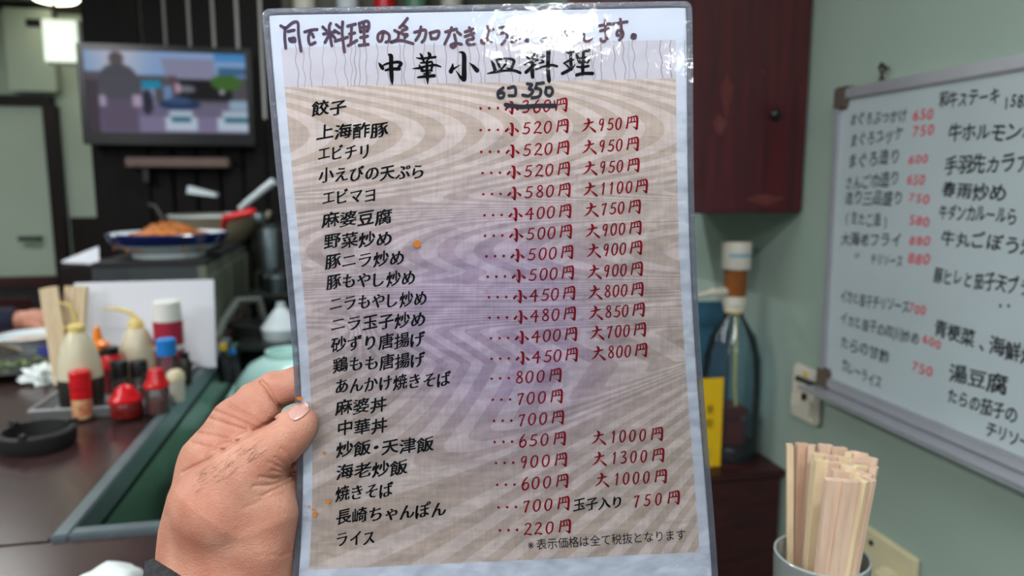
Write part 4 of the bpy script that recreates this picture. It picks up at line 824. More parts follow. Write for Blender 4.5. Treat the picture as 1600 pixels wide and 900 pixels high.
# print on the sheet
class Print:
    def __init__(s): s.x = []; s.f = []; s.n = 0
    def add(s, v, f): s.x.append(np.asarray(v, float)); s.f += [tuple(i + s.n for i in t) for t in f]; s.n += len(v)
    def text(s, text, x0, y0, x1, y1, size, **kw):
        V, F, wd = layout(text, 1.0, **kw); L = math.hypot(x1 - x0, y1 - y0); ex = np.array([(x1 - x0)/L, (y1 - y0)/L]); k = L/wd; up = np.array([-.055, -.998])
        s.add(np.array([x0, y0]) + V[:, :1]*k*ex + V[:, 1:]*size*up, F)
    def stroke(s, pts, w, n=6):
        """a marker stroke: ribbon with round ends through the points (a Catmull-Rom curve)"""
        p = [np.array(q[:2], float) for q in pts]; ws = [q[2] if len(q) > 2 else w for q in pts]
        if len(p) > 2:
            e = [2*p[0] - p[1]] + p + [2*p[-1] - p[-2]]; we = [ws[0]] + ws + [ws[-1]]; pp = []; w2 = []
            for i in range(1, len(e) - 2):
                for t in np.linspace(0, 1, n, endpoint=False):
                    pp.append(.5*((2*e[i]) + (-e[i - 1] + e[i + 1])*t + (2*e[i - 1] - 5*e[i] + 4*e[i + 1] - e[i + 2])*t*t + (-e[i - 1] + 3*e[i] - 3*e[i + 1] + e[i + 2])*t**3)); w2.append(we[i]*(1 - t) + we[i + 1]*t)
            pp.append(p[-1]); w2.append(ws[-1])
        else: pp, w2 = p, ws
        L = []; R = []
        for i in range(len(pp)):
            d = pp[min(i + 1, len(pp) - 1)] - pp[max(i - 1, 0)]; d = d/(np.hypot(*d) + 1e-9); nn = np.array([-d[1], d[0]])*w2[i]/2; L.append(pp[i] + nn); R.append(pp[i] - nn)
        m = len(pp); self_f = [(i, i + 1, m + i + 1, m + i) for i in range(m - 1)]; s.add(L + R, self_f)
        for c, wv in ((pp[0], w2[0]), (pp[-1], w2[-1])):
            s.add([c + np.array([math.cos(a), math.sin(a)])*wv/2 for a in np.linspace(0, 2*PI, 11)[:-1]], [tuple(range(10))])
    def blob(s, x, y, rx, ry=None, j=.15):
        ry = ry or rx; s.add([(x + rx*math.cos(a)*(1 + j*math.sin(3*a + x)), y + ry*math.sin(a)*(1 + j*math.sin(2*a + y))) for a in np.linspace(0, 2*PI, 13)[:-1]], [tuple(range(12))])
    def build(s, name, m, h=.00025, label=None):
        X = np.concatenate(s.x); a, b = inv(X[:, 0], X[:, 1]); W_ = sheet_off(a, b, h)
        me = bpy.data.meshes.new(name); me.from_pydata(W_.tolist(), [], s.f); me.materials.append(m)
        o = bpy.data.objects.new(name, me); COL.objects.link(o); o.parent = menu; o.matrix_parent_inverse = Matrix.Translation(menu.location).inverted()
        if label: o['label'] = label
        return o
BR_ = dict(brush=.030, grow=.014, shear=.22, rise=.16)
dish = Print()
for row in (('餃子', 487, 170, 542, 168), ('上海酢豚', 494, 207, 607, 203), ('エビチリ', 496, 240, 580, 237), ('小えびの天ぷら', 498, 274, 665, 268), ('エビマヨ', 503, 309, 589, 305), ('麻婆豆腐', 503, 344, 613, 339), ('野菜炒め', 506, 377, 614, 373),
            ('豚ニラ炒め', 508, 409, 633, 403), ('豚もやし炒め', 510, 441, 650, 434), ('ニラもやし炒め', 514, 475, 668, 466), ('ニラ玉子炒め', 516, 507, 666, 499), ('砂ずり唐揚げ', 517, 539, 665, 530), ('鶏もも唐揚げ', 520, 571, 665, 562), ('あんかけ焼きそば', 523, 604, 705, 592),
            ('麻婆丼', 524, 637, 605, 632), ('中華丼', 526, 669, 606, 665), ('炒飯・天津飯', 525, 703, 678, 694), ('海老炒飯', 525, 738, 637, 730), ('焼きそば', 524, 772, 615, 765), ('長崎ちゃんぽん', 525, 808, 698, 795), ('ライス', 524, 843, 587, 840)):
    dish.text(*row, 25, **BR_)
dish.text('玉子入り', 895, 789, 974, 784, 21, **BR_)
dish.build('dish_lettering', M['ink'])
# brush characters of the price columns, stroke by stroke: (x, y, width) in 1/6.92 px about the centre
def rel(cx, cy, k, *strokes): return [[((x - cx)*k, (y - cy)*k, w*k) for x, y, w in st_] for st_ in strokes]
BRUSH = {
 '小': rel(150, 138, 1, [(126, 78, 8), (146, 86, 19), (153, 120, 20), (152, 165, 19), (148, 206, 18)], [(149, 208, 14), (132, 192, 9), (118, 174, 4)], [(104, 128, 7), (95, 145, 14), (82, 162, 17)], [(92, 152, 8), (112, 146, 5), (130, 134, 3)], [(176, 130, 5), (192, 146, 13), (210, 162, 17)]),
 '5': rel(292, 137, 1, [(334, 78, 9), (310, 80, 9), (286, 84, 8)], [(287, 82, 9), (280, 108, 9), (272, 132, 9), (300, 128, 9), (322, 140, 11), (324, 166, 12), (304, 190, 11), (278, 196, 10), (254, 188, 9)]),
 '2': rel(410, 130, 1, [(380, 90, 8), (402, 70, 9), (430, 72, 11), (438, 92, 12), (420, 124, 11), (392, 160, 9), (372, 188, 8)], [(372, 190, 10), (400, 180, 8), (426, 186, 11), (446, 188, 13)]),
 '0': rel(515, 128, 1, [(530, 66, 9), (502, 76, 9), (484, 112, 12), (480, 152, 13), (494, 186, 11), (518, 186, 9), (540, 158, 12), (549, 114, 13), (546, 78, 10), (528, 66, 8)]),
 '円': rel(665, 128, 1, [(622, 62, 7), (621, 95, 11), (614, 140, 12), (606, 182, 13)], [(622, 80, 7), (650, 66, 9), (690, 56, 10), (712, 58, 17), (720, 84, 17), (720, 130, 16), (713, 190, 17)], [(712, 192, 15), (694, 178, 9), (674, 164, 4)], [(656, 64, 8), (658, 90, 10), (652, 116, 9)], [(632, 124, 8), (664, 116, 8), (704, 112, 9)], [(684, 72, 9), (690, 100, 8), (678, 116, 7)]),
 '大': rel(975, 105, 1, [(926, 90, 7), (968, 84, 11), (1004, 76, 12), (1026, 70, 8)], [(966, 38, 12), (978, 56, 20), (976, 90, 15), (956, 130, 13), (930, 156, 11), (902, 174, 4)], [(985, 120, 4), (1004, 138, 10), (1026, 158, 15), (1046, 176, 16)]),
 '9': rel(1110, 100, 1, [(1132, 44, 9), (1106, 42, 9), (1086, 66, 11), (1086, 96, 10), (1108, 100, 9), (1128, 72, 9), (1134, 46, 9)], [(1133, 46, 9), (1130, 90, 11), (1118, 130, 12), (1104, 162, 13)]),
 '1': rel(1124, 788, 1, [(1108, 756, 6), (1124, 742, 9), (1136, 728, 9)], [(1137, 728, 10), (1132, 780, 12), (1120, 850, 12)]),
 '8': rel(432, 828, 1, [(456, 772, 9), (436, 762, 9), (414, 776, 10), (412, 800, 11), (434, 820, 11), (458, 842, 12), (456, 872, 12), (430, 888, 10), (404, 874, 11), (404, 848, 10), (430, 824, 9), (454, 800, 9), (457, 772, 9)]),
 '4': rel(305, 140, 1, [(322, 82, 10), (298, 118, 10), (264, 154, 9)], [(262, 156, 9), (300, 150, 9), (344, 146, 11)], [(326, 84, 10), (324, 130, 12), (317, 204, 14)]),
 '7': rel(1120, 545, 1, [(1094, 512, 8), (1096, 498, 9), (1120, 494, 9), (1146, 490, 11)], [(1146, 490, 12), (1130, 530, 11), (1118, 566, 12), (1106, 608, 14)]),
 '6': rel(106, 668, 1.23, [(122, 612, 7), (98, 640, 9), (82, 676, 10), (84, 712, 11), (106, 722, 10), (130, 700, 10), (130, 668, 9), (108, 660, 8), (86, 684, 8)]),
 '3': rel(968, 812, 1.23, [(944, 774, 7), (962, 762, 8), (986, 764, 10), (986, 786, 9), (962, 806, 7), (988, 816, 9), (994, 840, 10), (972, 860, 10), (944, 862, 10)]),
}
POS = {('小', 3): (.115, .334, .515, .677, .908), ('大', 3): (.122, .357, .51, .66, .904), ('大', 4): (.10, .305, .435, .573, .715, .915), ('', 3): (.08, .30, .545, .87)}
def brush_text(pr, txt, x0, y0, x1, y1, nar=1.0, k=1/6.92):
    lead = txt[0] if txt[0] in '小大' else ''; nd = sum(c.isdigit() for c in txt)
    for ch, f in zip(txt, POS[(lead, nd)]):
        cx, cy_ = x0 + (x1 - x0)*f, y0 + (y1 - y0)*f; q = nar if ch.isdigit() else 1
        for stk in BRUSH[ch]: pr.stroke([(cx + x*k*q, cy_ + y*k, w*k*1.5) for x, y, w in stk], 2, 4)
price = Print()
for txt, x0, y0, x1, y1 in (('小360円', 789, 168, 886, 164), ('小520円', 789, 202, 888, 197), ('小520円', 790, 236, 889, 231), ('小520円', 792, 269, 890, 264), ('小580円', 793, 302, 891, 297), ('小400円', 795, 335, 892, 330), ('小500円', 796, 367, 893, 362), ('小500円', 798, 399, 895, 394), ('小500円', 800, 431, 896, 426),
        ('小450円', 802, 463, 898, 458), ('小480円', 803, 495, 899, 490), ('小400円', 805, 527, 901, 522), ('小450円', 806, 559, 902, 554), ('800円', 806, 590, 877, 586), ('700円', 808, 623, 879, 619), ('700円', 810, 656, 881, 652), ('650円', 811, 689, 884, 685), ('900円', 813, 722, 886, 718), ('600円', 815, 756, 888, 751), ('700円', 817, 791, 890, 786), ('220円', 819, 827, 892, 822)):
    brush_text(price, txt, x0, y0, x1, y1)
    for k in range(3): price.blob(x0 - 38 + 13.5*k, y0 + 1.5 - .3*k, 2.1)
for txt, x0, y0, x1, y1 in (('大950円', 909, 196, 996, 192), ('大950円', 910, 230, 997, 225), ('大950円', 911, 263, 998, 258), ('大1100円', 912, 296, 1011, 291), ('大750円', 913, 328, 1000, 323), ('大900円', 915, 361, 1001, 356), ('大900円', 917, 392, 1002, 387), ('大900円', 918, 425, 1003, 420), ('大800円', 919, 457, 1004, 452), ('大850円', 920, 489, 1006, 484),
        ('大700円', 922, 520, 1008, 515), ('大800円', 924, 552, 1010, 547), ('大1000円', 924, 684, 1036, 678), ('大1300円', 925, 717, 1038, 711), ('大1000円', 929, 750, 1042, 744), ('750円', 989, 783, 1062, 777)):
    brush_text(price, txt, x0, y0, x1, y1, .80)
price.build('price_lettering', M['redink'])
ttl = Print(); q4 = lambda X, Y, w: (580 + X/8.42, 70 + Y/8.42, w/8.42*1.3); q5 = lambda X, Y, w: (750 + X/8.42, 70 + Y/8.42, w/8.42*1.3)
def tb(f, *p): ttl.stroke([f(*v) for v in p], 4, 5)
# 中
tb(q4, (100, 238, 8), (125, 275, 34), (152, 312, 34)); tb(q4, (140, 285, 14), (200, 252, 22), (290, 235, 26), (350, 228, 30), (392, 248, 38), (370, 285, 30), (350, 315, 24)); tb(q4, (190, 335, 22), (260, 320, 32), (370, 318, 34)); tb(q4, (230, 132, 18), (262, 150, 44), (262, 260, 44), (268, 400, 44), (275, 480, 30), (279, 530, 6))
# 華
tb(q4, (592, 172, 8), (660, 182, 24), (760, 172, 22), (845, 162, 26)); tb(q4, (645, 118, 14), (665, 150, 28), (690, 215, 24)); tb(q4, (755, 112, 26), (772, 140, 36), (745, 200, 18)); tb(q4, (648, 238, 14), (720, 235, 22), (795, 225, 24))
tb(q4, (548, 314, 8), (640, 305, 28), (740, 280, 22), (840, 268, 26), (915, 288, 14)); tb(q4, (632, 268, 14), (650, 300, 28), (680, 345, 30)); tb(q4, (806, 245, 22), (800, 290, 26), (785, 340, 22)); tb(q4, (660, 345, 20), (730, 340, 24), (800, 340, 20)); tb(q4, (690, 385, 14), (740, 375, 20), (780, 370, 12)); tb(q4, (612, 430, 18), (700, 418, 30), (830, 408, 34)); tb(q4, (735, 215, 26), (735, 330, 32), (740, 430, 38), (743, 520, 8))
# 小
tb(q4, (1158, 98, 10), (1200, 105, 30), (1222, 150, 46), (1222, 300, 48), (1222, 400, 52), (1222, 452, 50)); tb(q4, (1212, 462, 36), (1170, 420, 28), (1115, 340, 6)); tb(q4, (1072, 252, 12), (1068, 300, 34), (1048, 352, 46)); tb(q4, (1080, 320, 26), (1120, 295, 14), (1168, 264, 5)); tb(q4, (1294, 240, 8), (1345, 285, 34), (1392, 338, 46))
# 皿
tb(q5, (148, 212, 12), (175, 260, 34), (200, 340, 36)); tb(q5, (215, 200, 18), (240, 250, 28), (262, 298, 20)); tb(q5, (212, 205, 20), (290, 185, 22), (400, 188, 28), (445, 215, 36), (430, 270, 30), (408, 318, 28), (345, 304, 10)); tb(q5, (345, 215, 24), (330, 265, 24), (262, 340, 16)); tb(q5, (96, 380, 10), (190, 360, 28), (330, 340, 22), (450, 340, 28), (528, 370, 30))
# 料
tb(q5, (660, 68, 10), (700, 85, 26), (715, 115, 26), (700, 170, 22)); tb(q5, (605, 148, 10), (630, 170, 32), (655, 188, 18)); tb(q5, (755, 130, 8), (740, 165, 26), (710, 185, 14)); tb(q5, (585, 262, 20), (680, 225, 28), (760, 200, 22)); tb(q5, (688, 150, 28), (690, 260, 34), (688, 360, 42), (692, 425, 38)); tb(q5, (680, 285, 22), (640, 330, 34), (605, 362, 36)); tb(q5, (700, 270, 22), (730, 262, 16)); tb(q5, (810, 125, 12), (845, 155, 24), (800, 165, 10)); tb(q5, (800, 200, 10), (835, 225, 24), (775, 245, 12)); tb(q5, (735, 322, 22), (830, 290, 24), (940, 268, 26), (1012, 285, 26)); tb(q5, (862, 68, 10), (898, 80, 48), (895, 200, 42), (895, 350, 42), (908, 470, 40), (912, 492, 20))
# 理
tb(q5, (1130, 92, 10), (1165, 108, 26), (1230, 92, 24)); tb(q5, (1195, 100, 30), (1192, 200, 34), (1200, 320, 34)); tb(q5, (1105, 245, 20), (1165, 212, 26), (1225, 200, 22)); tb(q5, (1110, 245, 14), (1160, 290, 20), (1190, 325, 20)); tb(q5, (1082, 380, 34), (1150, 345, 34), (1210, 310, 24), (1250, 262, 8)); tb(q5, (1255, 110, 12), (1280, 160, 34), (1305, 225, 34)); tb(q5, (1290, 108, 20), (1370, 82, 30), (1450, 82, 40), (1468, 110, 38), (1440, 180, 34), (1412, 235, 26)); tb(q5, (1300, 180, 20), (1400, 165, 22)); tb(q5, (1310, 235, 24), (1420, 225, 24)); tb(q5, (1360, 110, 30), (1352, 250, 34), (1350, 385, 34)); tb(q5, (1275, 290, 18), (1350, 295, 26), (1425, 280, 26)); tb(q5, (1272, 398, 34), (1360, 378, 32), (1480, 378, 36))
ttl.build('title_lettering', M['ink'], .0003)
note = Print(); note.text('※表示価格は全て税抜となります', 821, 852, 1072, 835, 18.5, grow=.0); note.build('footnote_lettering', M['ink'], .0003)
# thin wavy grain lines of the title band
gl = Print(); x = 452
while x < 1052:
    dx = random.uniform(6, 22); x += dx; ph = random.random()*6; am = random.uniform(1, 3.2); n = 9; y0, y1 = 70 - (x - 450)*.011, 137 - (x - 450)*.026; lean = random.uniform(0, 7)
    gl.stroke([(x + lean*k/n + am*math.sin(k*1.3 + ph)*.6, y0 + (y1 - y0)*k/n) for k in range(n + 1)], random.uniform(.7, 1.5), 2)
gl.build('band_grain_lines', mat('grain_line_print', (168, 164, 174), .6), .00015)
# marker heading, drawn stroke by stroke
hd = Print(); z = lambda X, Y: (410 + X/4.5, Y/4.5); z2 = lambda X, Y: (740 + X/4.444, Y/4.444)
def st(f, *p, w=4.6): hd.stroke([f(*q) for q in p], w)
st(z, (130, 182), (162, 202)); st(z, (160, 195), (158, 260), (165, 340)); st(z, (165, 200), (215, 160), (250, 162), (255, 240), (272, 360)); st(z, (180, 222), (225, 212)); st(z, (190, 275), (225, 268), (228, 292), (198, 290), (190, 272))   # 同
st(z, (298, 225), (345, 212), (385, 208)); st(z, (345, 212), (325, 260), (335, 312), (372, 300)); st(z, (352, 240), (360, 262))   # じ
st(z, (425, 190), (450, 215)); st(z, (480, 165), (470, 200), (488, 322)); st(z, (430, 240), (520, 222)); st(z, (470, 245), (440, 300)); st(z, (495, 250), (512, 270)); st(z, (520, 175), (545, 195)); st(z, (508, 215), (540, 235)); st(z, (512, 290), (600, 262)); st(z, (565, 155), (562, 240), (578, 365))   # 料
st(z, (600, 185), (655, 170)); st(z, (612, 240), (650, 232)); st(z, (602, 322), (665, 285)); st(z, (628, 180), (622, 310)); st(z, (682, 170), (690, 225)); st(z, (680, 165), (740, 150), (750, 190), (738, 220)); st(z, (690, 195), (742, 188)); st(z, (690, 225), (740, 215)); st(z, (712, 160), (718, 315)); st(z, (690, 265), (740, 255)); st(z, (680, 320), (745, 312))   # 理
st(z, (850, 230), (838, 285), (815, 285), (815, 245), (850, 222), (890, 245), (890, 285), (868, 298))   # の
st(z, (1020, 130), (985, 175), (965, 195)); st(z, (985, 175), (1018, 200), (985, 215), (985, 240), (1020, 245), (1000, 265)); st(z, (930, 215), (965, 232)); st(z, (960, 235), (950, 275), (905, 298)); st(z, (905, 298), (975, 285), (1060, 308))   # 追
st(z, (1070, 228), (1145, 212), (1142, 270), (1122, 298)); st(z, (1115, 190), (1105, 240), (1078, 285)); st(z, (1180, 235), (1188, 275)); st(z, (1178, 232), (1240, 220), (1228, 268), (1190, 272))   # 加
st(z, (1288, 225), (1365, 205)); st(z, (1330, 195), (1310, 250), (1282, 310)); st(z, (1370, 225), (1395, 245)); st(z, (1350, 245), (1362, 310), (1340, 335), (1325, 318), (1360, 305), (1400, 312))   # な
st(z, (1425, 225), (1480, 205)); st(z, (1425, 258), (1490, 232)); st(z, (1455, 195), (1485, 270)); st(z, (1480, 275), (1440, 285), (1445, 312), (1490, 312))   # き
st(z2, (95, 185), (100, 235), (92, 290), (62, 300), (55, 280), (95, 272), (125, 290)); st(z2, (95, 220), (135, 205))   # よ
st(z2, (180, 195), (215, 188)); st(z2, (170, 240), (220, 228), (232, 262), (195, 310))   # う
st(z2, (260, 215), (320, 190)); st(z2, (290, 190), (292, 280), (262, 290), (270, 262), (318, 258), (322, 290)); st(z2, (320, 180), (342, 195))   # お
st(z2, (372, 200), (375, 305)); st(z2, (350, 235), (395, 220), (360, 285)); st(z2, (390, 240), (440, 200), (500, 215), (500, 275), (470, 295), (475, 270), (505, 282)); st(z2, (425, 180), (440, 195))   # ね
st(z2, (530, 230), (580, 218), (578, 290), (555, 300)); st(z2, (555, 205), (530, 290)); st(z2, (595, 215), (612, 245)); st(z2, (640, 215), (645, 270), (660, 285)); st(z2, (690, 220), (705, 260))   # がい
st(z2, (770, 180), (765, 270), (790, 290), (820, 265))   # し
st(z2, (875, 180), (945, 165)); st(z2, (880, 215), (940, 200)); st(z2, (912, 140), (915, 270), (895, 290), (880, 272), (930, 268))   # ま
st(z2, (950, 170), (1065, 152)); st(z2, (1018, 135), (1025, 230), (995, 245), (1000, 215), (1030, 215), (1035, 250), (1010, 280)); st(z2, (1105, 240), (1122, 245), (1118, 265), (1098, 262), (1102, 242))   # す。
hd.build('marker_heading', M['purple'], .0004, 'handwritten purple marker heading')
nk = Print()
def s2(*p, w=4.6): nk.stroke([z2(*q) for q in p], w)
s2((205, 610), (170, 640), (175, 678), (205, 675), (208, 645), (178, 645)); s2((240, 612), (285, 605), (288, 660), (245, 665)); s2((372, 582), (405, 590), (385, 615), (412, 632), (385, 665), (340, 660))
s2((440, 580), (428, 615)); s2((430, 610), (465, 625), (455, 668), (405, 680)); s2((440, 582), (485, 575)); s2((505, 608), (500, 650), (530, 665), (548, 635), (535, 608), (508, 610))
s2((222, 728), (330, 742), (440, 735), (565, 735), w=6.5); s2((560, 700), (565, 745), w=2)
nk.build('marker_price_correction', M['navyink'], .0005, 'handwritten black correction above a struck-out price')
sn = Print(); sn.blob(652, 381, 6.5, 5.5); sn.blob(469, 622, 5, 3.2); sn.blob(507, 707, 2.2, 3); sn.blob(513, 783, 4, 3.2); sn.blob(490, 795, 1.6); sn.blob(493, 802, 3, 4, .4); sn.blob(484, 790, 1.5); sn.blob(742, 783+42, 1); sn.build('sauce_stains', M['stain'], .0012, 'brown sauce spots')

# ------------------------------------------------------------------ hands: one smooth surface from blended tapered limbs
def cone_sdf(X, Y, Z, a, ra, b, rb, zs=1.0):
    ax, ay, az = a; bx, by, bz = b; d = np.array([bx - ax, by - ay, (bz - az)/zs]); L2 = (d**2).sum() + 1e-9
    px, py, pz = X - ax, Y - ay, (Z - az)/zs; h = np.clip((px*d[0] + py*d[1] + pz*d[2])/L2, 0, 1)
    return np.sqrt((px - h*d[0])**2 + (py - h*d[1])**2 + (pz - h*d[2])**2) - (ra + (rb - ra)*h)
def smin(a, b, k):
    h = np.maximum(k - np.abs(a - b), 0)/k; return np.minimum(a, b) - h*h*k*.25
def surface_nets(F, org, h):
    ins = F < 0; nx, ny, nz = F.shape; cs = (nx - 1, ny - 1, nz - 1); acc = np.zeros(cs + (3,), np.float32); cnt = np.zeros(cs, np.int16)
    for ax in range(3):
        for d1 in (0, 1):
            for d2 in (0, 1):
                o = [0, 0, 0]; oth = [i for i in range(3) if i != ax]; o[oth[0]] = d1; o[oth[1]] = d2; e = list(o); e[ax] = 1
                sl = lambda q: tuple(slice(q[i], q[i] + cs[i]) for i in range(3)); A, B = F[sl(o)], F[sl(e)]; m = ins[sl(o)] != ins[sl(e)]
                t = A[m]/(A[m] - B[m]); v = np.zeros((m.sum(), 3), np.float32); v[:, ax] = t; v[:, oth[0]] = d1; v[:, oth[1]] = d2; acc[m] += v; cnt[m] += 1
    act = cnt > 0; idx = -np.ones(cs, np.int64); idx[act] = np.arange(act.sum()); cells = np.argwhere(act); V = (cells + acc[act]/cnt[act][:, None])*h + np.array(org); faces = []
    for ax in range(3):
        b, c = [(1, 2), (2, 0), (0, 1)][ax]; sA = [slice(1, -1)]*3; sB = [slice(1, -1)]*3; sA[ax] = slice(0, -1); sB[ax] = slice(1, None)
        ia, ib = ins[tuple(sA)], ins[tuple(sB)]; m = ia != ib; P_ = np.argwhere(m); off = np.array([1, 1, 1]); off[ax] = 0; P_ = P_ + off
        def at(db, dc):
            q = P_.copy(); q[:, b] -= db; q[:, c] -= dc; return idx[q[:, 0], q[:, 1], q[:, 2]]
        Q = np.stack([at(1, 1), at(0, 1), at(0, 0), at(1, 0)], 1); fl = ia[m]; Q[~fl] = Q[~fl][:, ::-1]; faces.append(Q[(Q >= 0).all(1)])
    return V, np.concatenate(faces)
# working space of the near hand: x,y in photograph pixels and depth in the same unit, at 0.38 m
ZREF, K = .38, 1150/.38
h = 2.0; gx = np.arange(215, 590, h); gy = np.arange(545, 1010, h); gz = np.arange(-95, 150, h)
X, Y, Z = np.meshgrid(gx, gy, gz, indexing='ij'); X = X.astype(np.float32); Y = Y.astype(np.float32); Z = Z.astype(np.float32)
def chain(pts, k=6, zs=1.0):
    r = None
    for (a, b) in zip(pts[:-1], pts[1:]):
        d = cone_sdf(X, Y, Z, a[:3], a[3], b[:3], b[3], zs); r = d if r is None else smin(r, d, k)
    return r
palm = chain([(352, 1010, 42, 106), (350, 915, 38, 107), (355, 850, 36, 105), (366, 785, 36, 99), (368, 765, 36, 92)], 20, .62)
idx_f = chain([(340, 728, 44, 62), (374, 668, 42, 46), (403, 636, 40, 37)], 14)
idx_f = smin(idx_f, chain([(401, 630, 44, 35), (428, 610, 47, 28), (470, 599, 52, 27), (505, 592, 54, 28), (535, 588, 52, 24)], 8), 6)
mid_f = chain([(375, 770, 85, 46), (420, 735, 88, 36), (470, 720, 66, 30), (520, 708, 56, 27), (550, 704, 54, 23)], 10)
ring_f = chain([(380, 830, 85, 46), (430, 815, 85, 34), (475, 800, 62, 28), (520, 790, 48, 25), (545, 786, 46, 22)], 10)
thumb = chain([(335, 800, 8, 78), (372, 745, -6, 58), (402, 716, -14, 43), (436, 693, -17, 34), (455, 675, -16, 30), (468, 661, -15, 29)], 16)
palm = smin(palm, smin(mid_f, ring_f, 4), 16)
body = smin(palm, idx_f, 18)
kk = 4 + 24/(1 + np.exp(-(Y - 765 + .6*(X - 330))/14)); Hh = smin(body, thumb, kk)
thenar = cone_sdf(X, Y, Z, (398, 800, 2), 66, (392, 850, 6), 62, .8); Hh = smin(Hh, thenar, 22)
def crease(pts, w, dep, zmax=40):
    global Hh
    D = None
    for (a, b) in zip(pts[:-1], pts[1:]):
        ax, ay = a; bx, by = b; dx, dy = bx - ax, by - ay; t = np.clip(((X[:, :, 0] - ax)*dx + (Y[:, :, 0] - ay)*dy)/(dx*dx + dy*dy), 0, 1); d = np.hypot(X[:, :, 0] - ax - t*dx, Y[:, :, 0] - ay - t*dy); D = d if D is None else np.minimum(D, d)
    Hh = Hh + (1.5*dep*np.exp(-(D/w)**2))[:, :, None].astype(np.float32)*(Z < zmax)
crease([(408, 596), (418, 606), (428, 624), (440, 640)], 3.0, 3.5); crease([(436, 634), (450, 639), (470, 632)], 2, .8)
crease([(286, 738), (325, 719), (360, 697), (400, 672), (432, 655)], 3, 3.0)
for pts in (((322, 652), (352, 662), (385, 672)), ((308, 676), (345, 684), (372, 690)), ((300, 692), (330, 700), (352, 704)), ((330, 640), (362, 652), (398, 668)), ((352, 628), (380, 645), (410, 662))): crease(pts, 2.4, 1.9)
for pts in (((405, 745), (430, 748), (452, 742)), ((418, 722), (438, 730), (455, 740)), ((430, 715), (447, 727), (458, 742)), ((395, 760), (425, 758), (450, 748)), ((440, 700), (452, 712), (458, 728)), ((410, 775), (440, 760), (460, 750)), ((425, 735), (440, 739), (448, 737))): crease(pts, 2.3, 1.5)
for pts in (((415, 662), (428, 664), (436, 660)), ((405, 668), (424, 672), (440, 667)), ((418, 655), (432, 656))): crease(pts, 1.8, .6)
crease([(450, 743), (462, 740), (476, 736)], 2.5, 3.0, 80)
crease([(400, 868), (440, 868), (460, 862)], 3, .8); crease([(380, 795), (420, 778), (445, 770)], 3, .7)
Hh = Hh - 2.5*np.exp(-(((X - 440)/9)**2 + ((Y - 740)/7)**2))*(Z < 40)     # knuckle bump in the folds
Hh = Hh - 2.0*np.exp(-((Y - 830 + .35*(X - 400))/9.)**2)*np.exp(-((X - 415)/45.)**2)*(Z < 40)   # vein
V, Fq = surface_nets(Hh, (gx[0], gy[0], gz[0]), h)
def smooth(V, F, it=2, lam=.5):
    E = np.concatenate([F[:, [0, 1]], F[:, [1, 2]], F[:, [2, 3]], F[:, [3, 0]]]); n = len(V)
    for _ in range(it):
        S_ = np.zeros_like(V); c_ = np.zeros(n); np.add.at(S_, E[:, 0], V[E[:, 1]]); np.add.at(S_, E[:, 1], V[E[:, 0]]); np.add.at(c_, E[:, 0], 1); np.add.at(c_, E[:, 1], 1); V = V + lam*(S_/np.maximum(c_, 1)[:, None] - V)
    return V
V = smooth(V, Fq, 2)
def hand_world(V): return P(V[:, 0], V[:, 1], ZREF + V[:, 2]/K)
def skin_mat(base=(190, 139, 119)):
    m = mat('skin', base, .50, sss=.12, spec=.35); nt = m.node_tree; b = nt.nodes['Principled BSDF']; N = nt.nodes.new; L = nt.links.new
    tc = N('ShaderNodeTexCoord'); n = N('ShaderNodeTexNoise'); n.inputs['Scale'].default_value = 45; n.inputs['Detail'].default_value = 6; L(tc.outputs['Object'], n.inputs['Vector'])
    r = N('ShaderNodeValToRGB'); r.color_ramp.elements[0].position = .32; r.color_ramp.elements[1].position = .68
    r.color_ramp.elements[0].color = (*lin(tuple(v*k for v, k in zip(base, (.95, .84, .82)))), 1); r.color_ramp.elements[1].color = (*lin(tuple(min(255, v*1.05) for v in base)), 1)
    L(n.outputs['Fac'], r.inputs[0]); L(r.outputs[0], b.inputs['Base Color'])
    vo = N('ShaderNodeTexVoronoi'); vo.inputs['Scale'].default_value = 900; L(tc.outputs['Object'], vo.inputs['Vector'])
    n2 = N('ShaderNodeTexNoise'); n2.inputs['Scale'].default_value = 350; n2.inputs['Detail'].default_value = 5; L(tc.outputs['Object'], n2.inputs['Vector'])
    ad = N('ShaderNodeMath'); ad.operation = 'ADD'; L(vo.outputs['Distance'], ad.inputs[0]); L(n2.outputs['Fac'], ad.inputs[1])
    bp = N('ShaderNodeBump'); bp.inputs['Strength'].default_value = .5; bp.inputs['Distance'].default_value = .0004; L(ad.outputs[0], bp.inputs['Height']); L(bp.outputs[0], b.inputs['Normal'])
    return m
SKIN = skin_mat()
root = thing('person', P(350, 960, ZREF), 'left hand of the diner pinching the edge of the laminated menu', 'person')
def mesh_obj(name, V, F, m, parent, smooth_=True):
    me = bpy.data.meshes.new(name); me.from_pydata(V.tolist(), [], [tuple(int(i) for i in f) for f in F]); me.update(); me.materials.append(m)
    bm = bmesh.new(); bm.from_mesh(me); bmesh.ops.recalc_face_normals(bm, faces=bm.faces[:]); bm.to_mesh(me); bm.free()
    me.polygons.foreach_set('use_smooth', [smooth_]*len(me.polygons)); o = bpy.data.objects.new(name, me); COL.objects.link(o); o.parent = parent; o.matrix_parent_inverse = Matrix.Translation(parent.location).inverted(); return o
mesh_obj('hand', hand_world(V), Fq, SKIN, root)
